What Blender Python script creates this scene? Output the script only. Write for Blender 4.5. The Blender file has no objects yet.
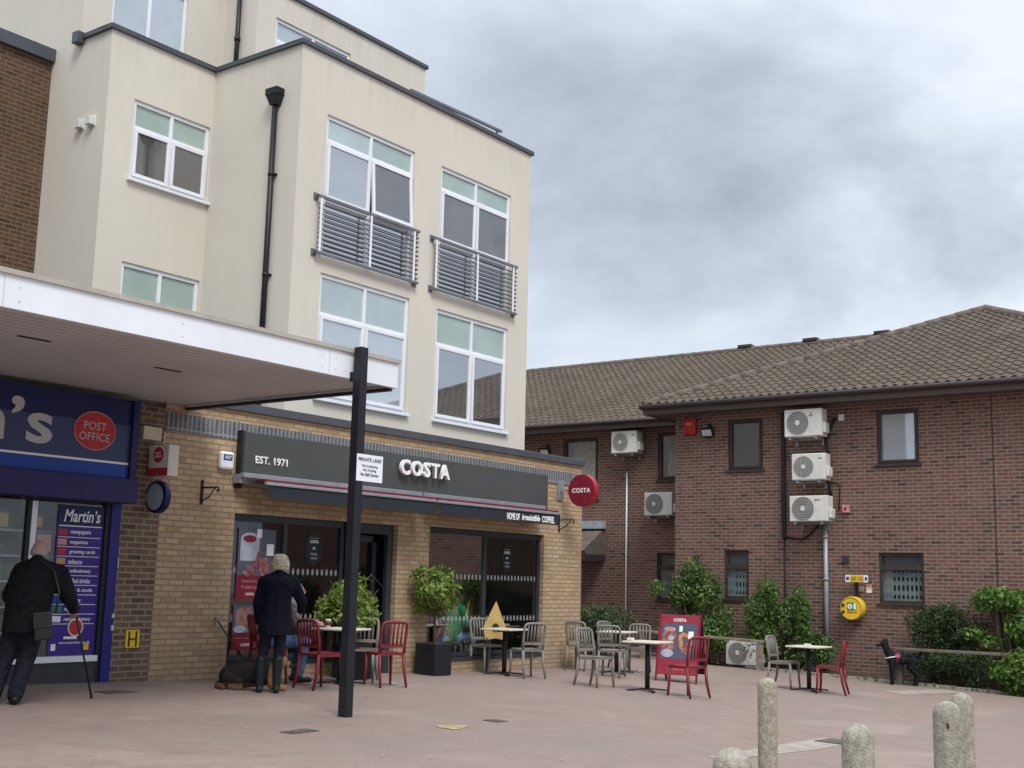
import bpy, bmesh, math, random
import numpy as np
from mathutils import Vector, Matrix
R = math.radians
random.seed(7); rng = np.random.default_rng(11)
scene = bpy.context.scene
col = scene.collection
V = Vector

# ------------------------------------------------------------------ helpers
def gz(x, y):
    """height of the sloping square at x, y"""
    return -.022*min(max(x, -25), 45) + .03*min(max(y, -25), 35)

def tag(o, label=None, cat=None, group=None, kind=None):
    if label: o['label'] = label
    if cat: o['category'] = cat
    if group: o['group'] = group
    if kind: o['kind'] = kind
    return o

def thing(name, label, cat, loc=(0, 0, 0), rz=0, group=None):
    o = bpy.data.objects.new(name, None); col.objects.link(o)
    o.empty_display_size = .1
    o.location = loc; o.rotation_euler = (0, 0, rz)
    return tag(o, label, cat, group)

def link(name, me, parent=None, world=True):
    o = bpy.data.objects.new(name, me); col.objects.link(o)
    if parent is not None:
        o.parent = parent
        if world:                        # vertices are in world space
            r = parent
            off = V((0, 0, 0))
            while r is not None:
                off += r.location; r = r.parent
            o.location = -off
    return o

class MB:
    def __init__(s): s.v = []; s.f = []; s.sm = []
    def add(s, vs, fs, smooth=False):
        b = len(s.v); s.v += [tuple(p) for p in vs]
        for f in fs: s.f.append([i+b for i in f]); s.sm.append(smooth)
        return s
    def quad(s, a, b, c, d): return s.add([a, b, c, d], [(0, 1, 2, 3)])
    def box(s, x0, y0, z0, x1, y1, z1, m=None):
        x0, x1 = min(x0, x1), max(x0, x1); y0, y1 = min(y0, y1), max(y0, y1); z0, z1 = min(z0, z1), max(z0, z1)
        vs = [(x, y, z) for z in (z0, z1) for x, y in ((x0, y0), (x1, y0), (x1, y1), (x0, y1))]
        if m is not None: vs = [m @ V(p) for p in vs]
        return s.add(vs, [(0, 3, 2, 1), (4, 5, 6, 7), (0, 1, 5, 4), (1, 2, 6, 5), (2, 3, 7, 6), (3, 0, 4, 7)])
    def tube(s, p, q, r1, r2=None, n=10, cap=True, smooth=True):
        r2 = r1 if r2 is None else r2
        p, q = V(p), V(q); d = (q-p).normalized()
        u = d.orthogonal().normalized(); w = d.cross(u)
        vs = []
        for c, r in ((p, r1), (q, r2)):
            for i in range(n):
                a = 2*math.pi*i/n; vs.append(c + u*(math.cos(a)*r) + w*(math.sin(a)*r))
        s.add(vs, [(i, (i+1) % n, n+(i+1) % n, n+i) for i in range(n)], smooth)
        if cap:
            s.add(vs[:n], [tuple(reversed(range(n)))]); s.add(vs[n:], [tuple(range(n))])
        return s
    def path(s, pts, r, n=8):
        pts = [V(p) for p in pts]
        if not isinstance(r, (list, tuple)): r = [r]*len(pts)
        rings = []; u = None
        for i, p in enumerate(pts):
            a = pts[max(i-1, 0)]; b = pts[min(i+1, len(pts)-1)]
            d = (b-a).normalized()
            u = d.orthogonal().normalized() if u is None else (u - d*u.dot(d)).normalized()
            w = d.cross(u)
            rings.append([p + u*(math.cos(2*math.pi*k/n)*r[i]) + w*(math.sin(2*math.pi*k/n)*r[i]) for k in range(n)])
        vs = [p for rg in rings for p in rg]; fs = []
        for i in range(len(pts)-1):
            for k in range(n): fs.append((i*n+k, i*n+(k+1) % n, (i+1)*n+(k+1) % n, (i+1)*n+k))
        s.add(vs, fs, True)
        s.add(rings[0], [tuple(reversed(range(n)))]); s.add(rings[-1], [tuple(range(n))])
        return s
    def bar(s, p, q, w, h):
        """rectangular bar p to q; w across horizontally, h the other way"""
        p, q = V(p), V(q); d = (q-p).normalized()
        up = V((0, 0, 1)) if abs(d.z) < .99 else V((0, 1, 0))
        u = d.cross(up).normalized()*w/2; k = u.cross(d).normalized()*h/2
        vs = [c+a*u+b*k for c in (p, q) for a, b in ((-1, -1), (1, -1), (1, 1), (-1, 1))]
        return s.add(vs, [(0, 1, 2, 3), (7, 6, 5, 4), (0, 4, 5, 1), (1, 5, 6, 2), (2, 6, 7, 3), (3, 7, 4, 0)])
    def disc(s, c, nrm, r, n=28, ry=None):
        c = V(c); nrm = V(nrm).normalized()
        u = nrm.cross(V((0, 0, 1))).normalized() if abs(nrm.z) < .95 else V((1, 0, 0)); w = u.cross(nrm)
        ry = ry or r
        return s.add([c+u*math.cos(2*math.pi*i/n)*r+w*math.sin(2*math.pi*i/n)*ry for i in range(n)], [tuple(range(n))])
    def ring(s, c, nrm, r, t, n=32, m=6):
        c = V(c); nrm = V(nrm).normalized(); u = nrm.orthogonal().normalized(); w = u.cross(nrm)
        vs = []; fs = []
        for i in range(n):
            a = 2*math.pi*i/n; rd = u*math.cos(a)+w*math.sin(a)
            for k in range(m):
                b = 2*math.pi*k/m; vs.append(c+rd*(r+t*math.cos(b))+nrm*t*math.sin(b))
        for i in range(n):
            for k in range(m): fs.append((i*m+k, ((i+1) % n)*m+k, ((i+1) % n)*m+(k+1) % m, i*m+(k+1) % m))
        return s.add(vs, fs, True)
    def lathe(s, c, prof, n=24):
        c = V(c); vs = []; fs = []
        for r, z in prof:
            for i in range(n):
                a = 2*math.pi*i/n; vs.append(c+V((r*math.cos(a), r*math.sin(a), z)))
        for j in range(len(prof)-1):
            for i in range(n): fs.append((j*n+i, j*n+(i+1) % n, (j+1)*n+(i+1) % n, (j+1)*n+i))
        return s.add(vs, fs, True)
    def wallx(s, y, x0, x1, z0, z1, ops=(), dep=.1):
        """wall facing -Y with openings (x0,x1,z0,z1) and reveals running +Y"""
        return s._wall(lambda u, z, d: (u, y+d, z), x0, x1, z0, z1, ops, dep)
    def wally(s, x, y0, y1, z0, z1, ops=(), dep=.1):
        return s._wall(lambda u, z, d: (x+d, u, z), y0, y1, z0, z1, ops, dep)
    def _wall(s, P, u0, u1, z0, z1, ops, dep):
        us = sorted(set([u0, u1]+[o[0] for o in ops]+[o[1] for o in ops])); us = [u for u in us if u0 <= u <= u1]
        zs = sorted(set([z0, z1]+[o[2] for o in ops]+[o[3] for o in ops])); zs = [z for z in zs if z0 <= z <= z1]
        for a, b in zip(us, us[1:]):
            for c, d in zip(zs, zs[1:]):
                um, zm = (a+b)/2, (c+d)/2
                if any(o[0] < um < o[1] and o[2] < zm < o[3] for o in ops): continue
                s.quad(P(a, c, 0), P(b, c, 0), P(b, d, 0), P(a, d, 0))
        for o in ops:
            a, b, c, d = o[:4]
            for p, q in (((a, c), (a, d)), ((b, c), (b, d)), ((a, c), (b, c)), ((a, d), (b, d))):
                s.quad(P(*p, 0), P(*q, 0), P(*q, dep), P(*p, dep))
        return s
    def mesh(s, name, mat=None, norm=True):
        me = bpy.data.meshes.new(name); me.from_pydata(s.v, [], s.f)
        me.polygons.foreach_set('use_smooth', s.sm)
        if norm:
            bm = bmesh.new(); bm.from_mesh(me); bmesh.ops.remove_doubles(bm, verts=bm.verts, dist=1e-5)
            bmesh.ops.recalc_face_normals(bm, faces=bm.faces); bm.to_mesh(me); bm.free()
        if mat: me.materials.append(mat)
        me.update(); return me
    def build(s, name, mat, parent=None, bevel=0, world=True, norm=True):
        o = link(name, s.mesh(name, mat, norm), parent, world)
        if bevel:
            b = o.modifiers.new('bevel', 'BEVEL'); b.width = bevel; b.segments = 2; b.limit_method = 'ANGLE'
        return o

def copy_tree(o, parent=None):
    c = o.copy(); col.objects.link(c)
    if parent is not None: c.parent = parent
    for ch in list(o.children): copy_tree(ch, c)
    return c

# ------------------------------------------------------------------ materials
def newmat(name):
    m = bpy.data.materials.new(name); m.use_nodes = True
    nt = m.node_tree; b = nt.nodes['Principled BSDF']
    return m, nt, b
def N(nt, t, **kw):
    n = nt.nodes.new('ShaderNode'+t)
    for k, v in kw.items():
        if k in n.inputs.keys() if isinstance(k, str) else False: n.inputs[k].default_value = v
        else: setattr(n, k, v)
    return n
def rgba(c): return (c[0], c[1], c[2], 1)
def mixc(nt, fac, a, b, mode='MIX'):
    n = nt.nodes.new('ShaderNodeMix'); n.data_type = 'RGBA'; n.blend_type = mode
    for sock, v in ((n.inputs[0], fac), (n.inputs[6], a), (n.inputs[7], b)):
        if hasattr(v, 'is_output'): nt.links.new(v, sock)
        else: sock.default_value = v if not isinstance(v, tuple) else (rgba(v) if len(v) == 3 else v)
    return n.outputs[2]
def ramp(nt, fac, p0, p1, c0=(0, 0, 0), c1=(1, 1, 1)):
    n = nt.nodes.new('ShaderNodeValToRGB'); e = n.color_ramp.elements
    e[0].position = p0; e[1].position = p1; e[0].color = rgba(c0); e[1].color = rgba(c1)
    nt.links.new(fac, n.inputs[0]); return n.outputs[0]
def noise(nt, vec, scale, detail=4, rough=.55, dist=0):
    n = nt.nodes.new('ShaderNodeTexNoise'); n.inputs['Scale'].default_value = scale; n.inputs['Detail'].default_value = detail
    n.inputs['Roughness'].default_value = rough; n.inputs['Distortion'].default_value = dist
    if vec is not None: nt.links.new(vec, n.inputs['Vector'])
    return n.outputs['Fac']
def bump(nt, h, b, strength=.3, dist=.01):
    n = nt.nodes.new('ShaderNodeBump'); n.inputs['Strength'].default_value = strength; n.inputs['Distance'].default_value = dist
    nt.links.new(h, n.inputs['Height']); nt.links.new(n.outputs[0], b.inputs['Normal'])

def plain(name, c, rough=.5, metal=0, var=.12, scale=6, bmp=0, spec=.3, coat=0, bscale=60, bdist=.004):
    m, nt, b = newmat(name)
    pos = nt.nodes.new('ShaderNodeNewGeometry').outputs['Position']
    f = noise(nt, pos, scale, 5, .6)
    f = ramp(nt, f, .3, .7)
    c0 = tuple(x*(1-var) for x in c); c1 = tuple(min(1, x*(1+var)) for x in c)
    nt.links.new(mixc(nt, f, c0, c1), b.inputs['Base Color'])
    rr = nt.nodes.new('ShaderNodeMapRange'); nt.links.new(f, rr.inputs[0])
    rr.inputs[3].default_value = max(0, rough-.06); rr.inputs[4].default_value = min(1, rough+.08)
    nt.links.new(rr.outputs[0], b.inputs['Roughness'])
    b.inputs['Metallic'].default_value = metal; b.inputs['Specular IOR Level'].default_value = spec
    b.inputs['Coat Weight'].default_value = coat
    if bmp: bump(nt, noise(nt, pos, bscale, 3, .5, .8 if bdist > .01 else 0), b, bmp, bdist)
    return m

def wall_uv(nt):
    g = nt.nodes.new('ShaderNodeNewGeometry')
    s = nt.nodes.new('ShaderNodeSeparateXYZ'); nt.links.new(g.outputs['Position'], s.inputs[0])
    n = nt.nodes.new('ShaderNodeSeparateXYZ'); nt.links.new(g.outputs['True Normal'], n.inputs[0])
    def M(op, a, b=None):
        k = nt.nodes.new('ShaderNodeMath'); k.operation = op
        for i, v in enumerate((a, b)):
            if v is None: continue
            if hasattr(v, 'is_output'): nt.links.new(v, k.inputs[i])
            else: k.inputs[i].default_value = v
        return k.outputs[0]
    ay = M('ABSOLUTE', n.outputs[1]); ax = M('ABSOLUTE', n.outputs[0])
    u = M('ADD', M('MULTIPLY', s.outputs[0], ay), M('MULTIPLY', s.outputs[1], ax))
    c = nt.nodes.new('ShaderNodeCombineXYZ'); nt.links.new(u, c.inputs[0]); nt.links.new(s.outputs[2], c.inputs[1])
    return c.outputs[0], g.outputs['Position'], s.outputs[2]

def brick(name, c1, c2, mortar, c3=None, bw=.225, rh=.075, ms=.011, dirt=.25, soldier=False, soot=0):
    m, nt, b = newmat(name)
    uv, pos, z = wall_uv(nt)
    t = nt.nodes.new('ShaderNodeTexBrick'); nt.links.new(uv, t.inputs['Vector'])
    t.inputs['Scale'].default_value = 1; t.inputs['Brick Width'].default_value = bw; t.inputs['Row Height'].default_value = rh
    t.inputs['Mortar Size'].default_value = ms; t.inputs['Mortar Smooth'].default_value = .15; t.inputs['Bias'].default_value = 0
    t.offset = 0 if soldier else .5
    t.inputs['Color1'].default_value = (0, 0, 0, 1); t.inputs['Color2'].default_value = (1, 1, 1, 1); t.inputs['Mortar'].default_value = (.5, .5, .5, 1)
    per = t.outputs['Color']                               # random grey per brick
    base = mixc(nt, per, c1, c2)
    if c3: base = mixc(nt, ramp(nt, per, .72, .95), base, c3)
    n1 = noise(nt, pos, 38, 4, .65); n2 = noise(nt, pos, .8, 5, .6); n3 = noise(nt, pos, 9, 4)
    base = mixc(nt, ramp(nt, n1, .35, .75), base, mixc(nt, .5, base, tuple(x*.45 for x in c1)))
    base = mixc(nt, ramp(nt, n3, .4, .8), base, mixc(nt, .25, base, mortar))
    mort = mixc(nt, n3, tuple(x*.8 for x in mortar), tuple(x*1.12 for x in mortar))
    full = mixc(nt, t.outputs['Fac'], base, mort)
    full = mixc(nt, ramp(nt, n2, .3, .75), full, mixc(nt, dirt, full, (.03, .025, .02)))
    # splash-back grime low on the wall
    zz = nt.nodes.new('ShaderNodeMapRange'); nt.links.new(z, zz.inputs[0]); zz.inputs[1].default_value = .7; zz.inputs[2].default_value = -.1
    zz.inputs[3].default_value = 0; zz.inputs[4].default_value = .45
    k = nt.nodes.new('ShaderNodeMath'); k.operation = 'MULTIPLY'; nt.links.new(zz.outputs[0], k.inputs[0]); nt.links.new(n3, k.inputs[1])
    full = mixc(nt, k.outputs[0], full, (.1, .09, .075))
    nt.links.new(full, b.inputs['Base Color'])
    b.inputs['Roughness'].default_value = .88; b.inputs['Specular IOR Level'].default_value = .25
    inv = nt.nodes.new('ShaderNodeMath'); inv.operation = 'SUBTRACT'; inv.inputs[0].default_value = 1; nt.links.new(t.outputs['Fac'], inv.inputs[1])
    ad = nt.nodes.new('ShaderNodeMath'); ad.operation = 'MULTIPLY_ADD'; nt.links.new(n1, ad.inputs[0]); ad.inputs[1].default_value = .35; nt.links.new(inv.outputs[0], ad.inputs[2])
    bump(nt, ad.outputs[0], b, .6, .006)
    return m

def render_mat(name, c):
    m, nt, b = newmat(name)
    uv, pos, z = wall_uv(nt)
    n1 = noise(nt, pos, .5, 6, .6); n2 = noise(nt, pos, 90, 2)
    mp = nt.nodes.new('ShaderNodeMapping'); mp.inputs['Scale'].default_value = (2.2, 2.2, .16); nt.links.new(pos, mp.inputs[0])
    st = noise(nt, mp.outputs[0], 1.6, 5, .65)
    cc = mixc(nt, ramp(nt, n1, .3, .7), tuple(x*.93 for x in c), c)
    cc = mixc(nt, ramp(nt, st, .5, .85), cc, mixc(nt, .16, cc, tuple(x*.72 for x in c)))
    mp2 = nt.nodes.new('ShaderNodeMapping'); mp2.inputs['Scale'].default_value = (7, 7, .22); nt.links.new(pos, mp2.inputs[0])
    st2 = ramp(nt, noise(nt, mp2.outputs[0], 1.0, 4, .6), .45, .7)
    for top, dep in ((10.2, .9), (12.28, .8)):
        mr = nt.nodes.new('ShaderNodeMapRange'); nt.links.new(z, mr.inputs[0]); mr.inputs[1].default_value = top-dep; mr.inputs[2].default_value = top; mr.inputs[3].default_value = 0; mr.inputs[4].default_value = .15
        lt = nt.nodes.new('ShaderNodeMath'); lt.operation = 'LESS_THAN'; nt.links.new(z, lt.inputs[0]); lt.inputs[1].default_value = top+.01
        m1 = nt.nodes.new('ShaderNodeMath'); m1.operation = 'MULTIPLY'; nt.links.new(mr.outputs[0], m1.inputs[0]); nt.links.new(lt.outputs[0], m1.inputs[1])
        m2 = nt.nodes.new('ShaderNodeMath'); m2.operation = 'MULTIPLY'; nt.links.new(m1.outputs[0], m2.inputs[0]); nt.links.new(st2, m2.inputs[1])
        cc = mixc(nt, m2.outputs[0], cc, (.22, .20, .16))
    nt.links.new(cc, b.inputs['Base Color']); b.inputs['Roughness'].default_value = .9; b.inputs['Specular IOR Level'].default_value = .2
    bump(nt, n2, b, .25, .004); return m

def glass_mat(name, tint, refl, clear=0.0, rough=.02, var=.25, scale=1.2):
    """window pane: tinted body, mirror share that grows with the angle, and a share one sees through"""
    m, nt, b = newmat(name); out = nt.nodes['Material Output']
    pos = nt.nodes.new('ShaderNodeNewGeometry').outputs['Position']
    f = ramp(nt, noise(nt, pos, scale, 3), .3, .7)
    nt.links.new(mixc(nt, f, tuple(x*(1-var) for x in tint), tuple(x*(1+var) for x in tint)), b.inputs['Base Color'])
    b.inputs['Roughness'].default_value = .6; b.inputs['Specular IOR Level'].default_value = .1
    body = b.outputs[0]
    if clear:
        tr = nt.nodes.new('ShaderNodeBsdfTransparent'); tr.inputs[0].default_value = (.88, .92, .90, 1)
        mx = nt.nodes.new('ShaderNodeMixShader'); mx.inputs[0].default_value = clear
        nt.links.new(body, mx.inputs[1]); nt.links.new(tr.outputs[0], mx.inputs[2]); body = mx.outputs[0]
    gl = nt.nodes.new('ShaderNodeBsdfGlossy'); gl.inputs['Roughness'].default_value = rough; gl.inputs[0].default_value = (.95, .97, 1, 1)
    bp = nt.nodes.new('ShaderNodeBump'); bp.inputs['Strength'].default_value = .05; bp.inputs['Distance'].default_value = .01
    nt.links.new(noise(nt, pos, 1.1, 2), bp.inputs['Height']); nt.links.new(bp.outputs[0], gl.inputs['Normal'])
    lw = nt.nodes.new('ShaderNodeLayerWeight'); lw.inputs[0].default_value = .35
    mr = nt.nodes.new('ShaderNodeMapRange'); nt.links.new(lw.outputs['Fresnel'], mr.inputs[0])
    mr.inputs[3].default_value = refl*.6; mr.inputs[4].default_value = min(1, refl*1.5+.15)
    mx = nt.nodes.new('ShaderNodeMixShader'); nt.links.new(mr.outputs[0], mx.inputs[0])
    nt.links.new(body, mx.inputs[1]); nt.links.new(gl.outputs[0], mx.inputs[2])
    nt.links.new(mx.outputs[0], out.inputs[0]); return m

def leaf_mat(name, dark, mid, light):
    m, nt, b = newmat(name)
    g = nt.nodes.new('ShaderNodeNewGeometry')
    r = nt.nodes.new('ShaderNodeValToRGB'); e = r.color_ramp.elements
    e[0].color = rgba(dark); e[1].color = rgba(light); e[0].position = 0; e[1].position = 1
    k = e.new(.55); k.color = rgba(mid)
    mixn = nt.nodes.new('ShaderNodeMath'); mixn.operation = 'MULTIPLY_ADD'; mixn.inputs[1].default_value = .55
    nt.links.new(g.outputs['Random Per Island'], mixn.inputs[0])
    n2 = nt.nodes.new('ShaderNodeMath'); n2.operation = 'MULTIPLY'; n2.inputs[1].default_value = .55
    nt.links.new(ramp(nt, noise(nt, g.outputs['Position'], 4.5, 2), .35, .65), n2.inputs[0]); nt.links.new(n2.outputs[0], mixn.inputs[2])
    nt.links.new(mixn.outputs[0], r.inputs[0]); nt.links.new(r.outputs[0], b.inputs['Base Color'])
    b.inputs['Roughness'].default_value = .45; b.inputs['Specular IOR Level'].default_value = .35
    tl = nt.nodes.new('ShaderNodeBsdfTranslucent'); nt.links.new(r.outputs[0], tl.inputs[0])
    mx = nt.nodes.new('ShaderNodeMixShader'); mx.inputs[0].default_value = .25
    nt.links.new(b.outputs[0], mx.inputs[1]); nt.links.new(tl.outputs[0], mx.inputs[2])
    nt.links.new(mx.outputs[0], nt.nodes['Material Output'].inputs[0]); return m

def vcol_mat(name, rough=.8, scale=60, amt=.35):
    m, nt, b = newmat(name)
    a = nt.nodes.new('ShaderNodeAttribute'); a.attribute_name = 'Col'
    pos = nt.nodes.new('ShaderNodeNewGeometry').outputs['Position']
    f = noise(nt, pos, scale, 4, .7)
    dk = mixc(nt, amt, a.outputs['Color'], (0, 0, 0))
    nt.links.new(mixc(nt, f, dk, a.outputs['Color']), b.inputs['Base Color']); b.inputs['Roughness'].default_value = rough
    b.inputs['Specular IOR Level'].default_value = .25
    bump(nt, f, b, .4, .01); return m

M = {}
M['render'] = render_mat('beige render', (.665, .62, .53))
M['cream_brick'] = brick('yellow brick', (.47, .325, .185), (.61, .45, .28), (.29, .22, .15), (.41, .27, .145), dirt=.06)
M['soldier'] = brick('grey soldier bricks', (.10, .11, .125), (.16, .17, .185), (.3, .3, .3), bw=.075, rh=.24, soldier=True, dirt=.1)
M['pier_brick'] = brick('brown pier brick', (.15, .09, .055), (.235, .15, .095), (.30, .255, .20), (.085, .058, .042), dirt=.2)
M['block_brick'] = brick('dark upper brick', (.10, .048, .028), (.165, .08, .044), (.19, .135, .09), (.07, .036, .022), dirt=.3)
M['red_brick'] = brick('red office brick', (.165, .077, .06), (.235, .12, .095), (.31, .24, .195), (.082, .046, .040), dirt=.22, ms=.0095)
M['coping'] = plain('grey coping', (.075, .08, .095), .4, var=.1)
M['pvc'] = plain('white pvc', (.78, .8, .83), .35, var=.05, scale=2)
M['white'] = plain('white paint', (.80, .82, .86), .45, var=.05, scale=1.2)
M['offwhite'] = plain('off white casing', (.66, .65, .60), .45, var=.08, scale=5)
M['black'] = plain('black paint', (.014, .015, .019), .42, var=.2)
M['blackplastic'] = plain('black plastic', (.02, .02, .024), .5, var=.2)
M['anthracite'] = plain('anthracite frame', (.035, .042, .048), .38, var=.1)
M['sign_grey'] = plain('fascia grey', (.068, .074, .072), .5, var=.08, scale=1.5)
M['steel'] = plain('grey galvanised steel', (.30, .31, .33), .45, metal=.3, var=.12)
M['railgrey'] = plain('rail grey', (.16, .165, .18), .45, metal=.2, var=.12)
M['brownframe'] = plain('brown timber frame', (.055, .04, .036), .5, var=.2)
M['gutter'] = plain('brown gutter', (.05, .036, .036), .45, var=.15)
M['soffitb'] = plain('brown soffit board', (.10, .078, .07), .6, var=.12)
M['pane_mint'] = glass_mat('frosted pane', (.34, .44, .40), .16, rough=.12, var=.12)
M['pane_dark'] = glass_mat('curtained pane', (.10, .095, .095), .30, var=.25)
M['pane_blind'] = glass_mat('blind pane', (.42, .48, .50), .22, var=.1)
M['pane_sky'] = glass_mat('sky pane', (.40, .46, .50), .35, var=.12)
M['pane_office'] = glass_mat('office pane', (.045, .05, .05), .22, var=.3)
M['pane_lower'] = glass_mat('barred pane', (.03, .035, .04), .14, clear=.72)
M['shopglass'] = glass_mat('shop glass', (.012, .016, .016), .11, clear=.94)
M['curtain'] = plain('net curtain', (.33, .33, .30), .9, var=.25, scale=9)
M['maroon'] = plain('maroon', (.20, .012, .028), .4, var=.1)
M['redrim'] = plain('red rim', (.36, .02, .04), .4, var=.1)
M['navy'] = plain('navy sign', (.010, .012, .085), .4, var=.1)
M['navy2'] = plain('grey navy sign face', (.045, .06, .15), .42, var=.1)
M['blue'] = plain('blue stripe', (.01, .055, .33), .4, var=.1)
M['purple'] = plain('purple awning', (.030, .026, .115), .6, var=.12)
M['postblue'] = plain('blue shutter post', (.022, .020, .17), .45, var=.12)
M['poster_purple'] = plain('purple poster', (.045, .018, .22), .4, var=.08)
M['wtext'] = plain('white lettering', (.85, .85, .85), .5, var=.02)
M['gtext'] = plain('grey lettering', (.48, .48, .50), .5, var=.03)
M['ktext'] = plain('black lettering', (.02, .02, .02), .5, var=.02)
M['btext'] = plain('navy lettering', (.03, .06, .25), .5, var=.02)
M['postred'] = plain('post red', (.46, .03, .035), .45, var=.08)
M['yellow'] = plain('yellow plastic', (.75, .50, .02), .35, var=.08)
M['yellowdull'] = plain('dull yellow plastic', (.46, .31, .10), .5, var=.12)
M['green'] = plain('green label', (.02, .22, .11), .5)
M['redchair'] = plain('red powder coat', (.185, .022, .030), .38, var=.15)
M['greychair'] = plain('taupe powder coat', (.21, .19, .165), .42, var=.12)
M['tabletop'] = plain('cream laminate', (.66, .61, .50), .4, var=.06)
M['concrete'] = plain('weathered concrete', (.33, .30, .235), .9, var=.3, scale=22, bmp=.6, bscale=80)
M['kerb'] = plain('pale kerb concrete', (.38, .35, .30), .9, var=.25, scale=6, bmp=.4)
M['soil'] = plain('soil', (.06, .045, .03), .95, var=.5, scale=12, bmp=.8)
M['timber'] = plain('weathered timber', (.24, .20, .15), .8, var=.3, scale=9)
M['darktimber'] = plain('dark fence timber', (.085, .068, .05), .8, var=.3, scale=9)
M['bark'] = plain('bark', (.10, .075, .05), .9, var=.35, scale=20)
M['leaf_light'] = leaf_mat('light leaves', (.06, .10, .015), (.17, .25, .045), (.34, .42, .10))
M['leaf_ivy'] = leaf_mat('ivy leaves', (.024, .055, .012), (.08, .15, .035), (.20, .31, .08))
M['leaf_dark'] = leaf_mat('dark hedge leaves', (.016, .032, .013), (.048, .08, .03), (.12, .17, .06))
M['leaf_mid'] = leaf_mat('bright shrub leaves', (.035, .085, .014), (.10, .20, .035), (.24, .36, .07))
M['skin'] = plain('skin', (.42, .23, .17), .55, var=.08, scale=20)
M['blackcloth'] = plain('black coat cloth', (.009, .009, .012), .85, var=.3, scale=12, spec=.15, bmp=1, bscale=11, bdist=.05)
M['navycloth'] = plain('navy wool', (.007, .008, .017), .9, var=.3, scale=12, spec=.15, bmp=1, bscale=11, bdist=.05)
M['darktrouser'] = plain('dark trousers', (.016, .017, .026), .85, var=.3, scale=14, spec=.15, bmp=1, bscale=11, bdist=.05)
M['litdenim'] = plain('lit denim', (.20, .32, .52), .85, var=.3, scale=12)  # blue denim, colour lifted to offset the dim café interior
M['jeans'] = plain('blue denim', (.07, .12, .22), .85, var=.35, scale=10, spec=.2, bmp=1, bscale=11, bdist=.05)
M['darkjeans'] = plain('dark denim', (.012, .014, .026), .85, var=.35, scale=12, spec=.2, bmp=1, bscale=11, bdist=.05)
M['boot'] = plain('teal black boots', (.010, .016, .02), .45, var=.3)
M['hoodie'] = plain('grey jersey', (.17, .16, .16), .9, var=.2, scale=14, spec=.15, bmp=1, bscale=11, bdist=.05)
M['greenjumper'] = plain('green jumper', (.02, .28, .11), .9, var=.2)
M['blondehair'] = plain('fair grey hair', (.60, .52, .38), .75, var=.5, scale=38, bmp=1, bscale=50, bdist=.03)
M['greyhair'] = plain('short grey hair', (.35, .30, .27), .8, var=.3, scale=40)
M['brownhair'] = plain('brown hair', (.10, .06, .04), .75, var=.4, scale=40)
M['shoe'] = plain('black shoe', (.012, .012, .014), .45)
M['leather'] = plain('black leather', (.018, .019, .021), .4, var=.2)
M['whiteshoe'] = plain('white trainer', (.6, .6, .58), .6)
M['dog'] = vcol_mat('dog fur', .8, 70, .4)
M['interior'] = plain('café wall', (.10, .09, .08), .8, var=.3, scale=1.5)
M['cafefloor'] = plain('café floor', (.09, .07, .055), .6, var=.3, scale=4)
M['lead'] = plain('lead flashing', (.33, .37, .41), .5, var=.2)
M['alarmred'] = plain('alarm red', (.42, .02, .015), .4, var=.08)
M['lens'] = plain('lamp glass', (.55, .56, .55), .15, var=.1)
M['mirrorglass'] = plain('hazy lens', (.30, .38, .46), .2, var=.15)
M['stall'] = plain('stall riser tile', (.045, .048, .052), .55, var=.25)

# tile roof
def tile_mat():
    m, nt, b = newmat('concrete roof tiles')
    g = nt.nodes.new('ShaderNodeNewGeometry')
    n1 = noise(nt, g.outputs['Position'], .7, 5, .6); n2 = noise(nt, g.outputs['Position'], 14, 4, .7)
    c = mixc(nt, ramp(nt, n1, .3, .7), (.075, .056, .044), (.122, .095, .073))
    c = mixc(nt, ramp(nt, n2, .3, .75), c, (.135, .112, .088))
    a = nt.nodes.new('ShaderNodeAttribute'); a.attribute_name = 'Col'
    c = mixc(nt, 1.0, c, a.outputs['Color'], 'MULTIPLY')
    nt.links.new(c, b.inputs['Base Color']); b.inputs['Roughness'].default_value = .9; b.inputs['Specular IOR Level'].default_value = .2
    bump(nt, n2, b, .3, .01); return m
M['tiles'] = tile_mat()

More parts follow.
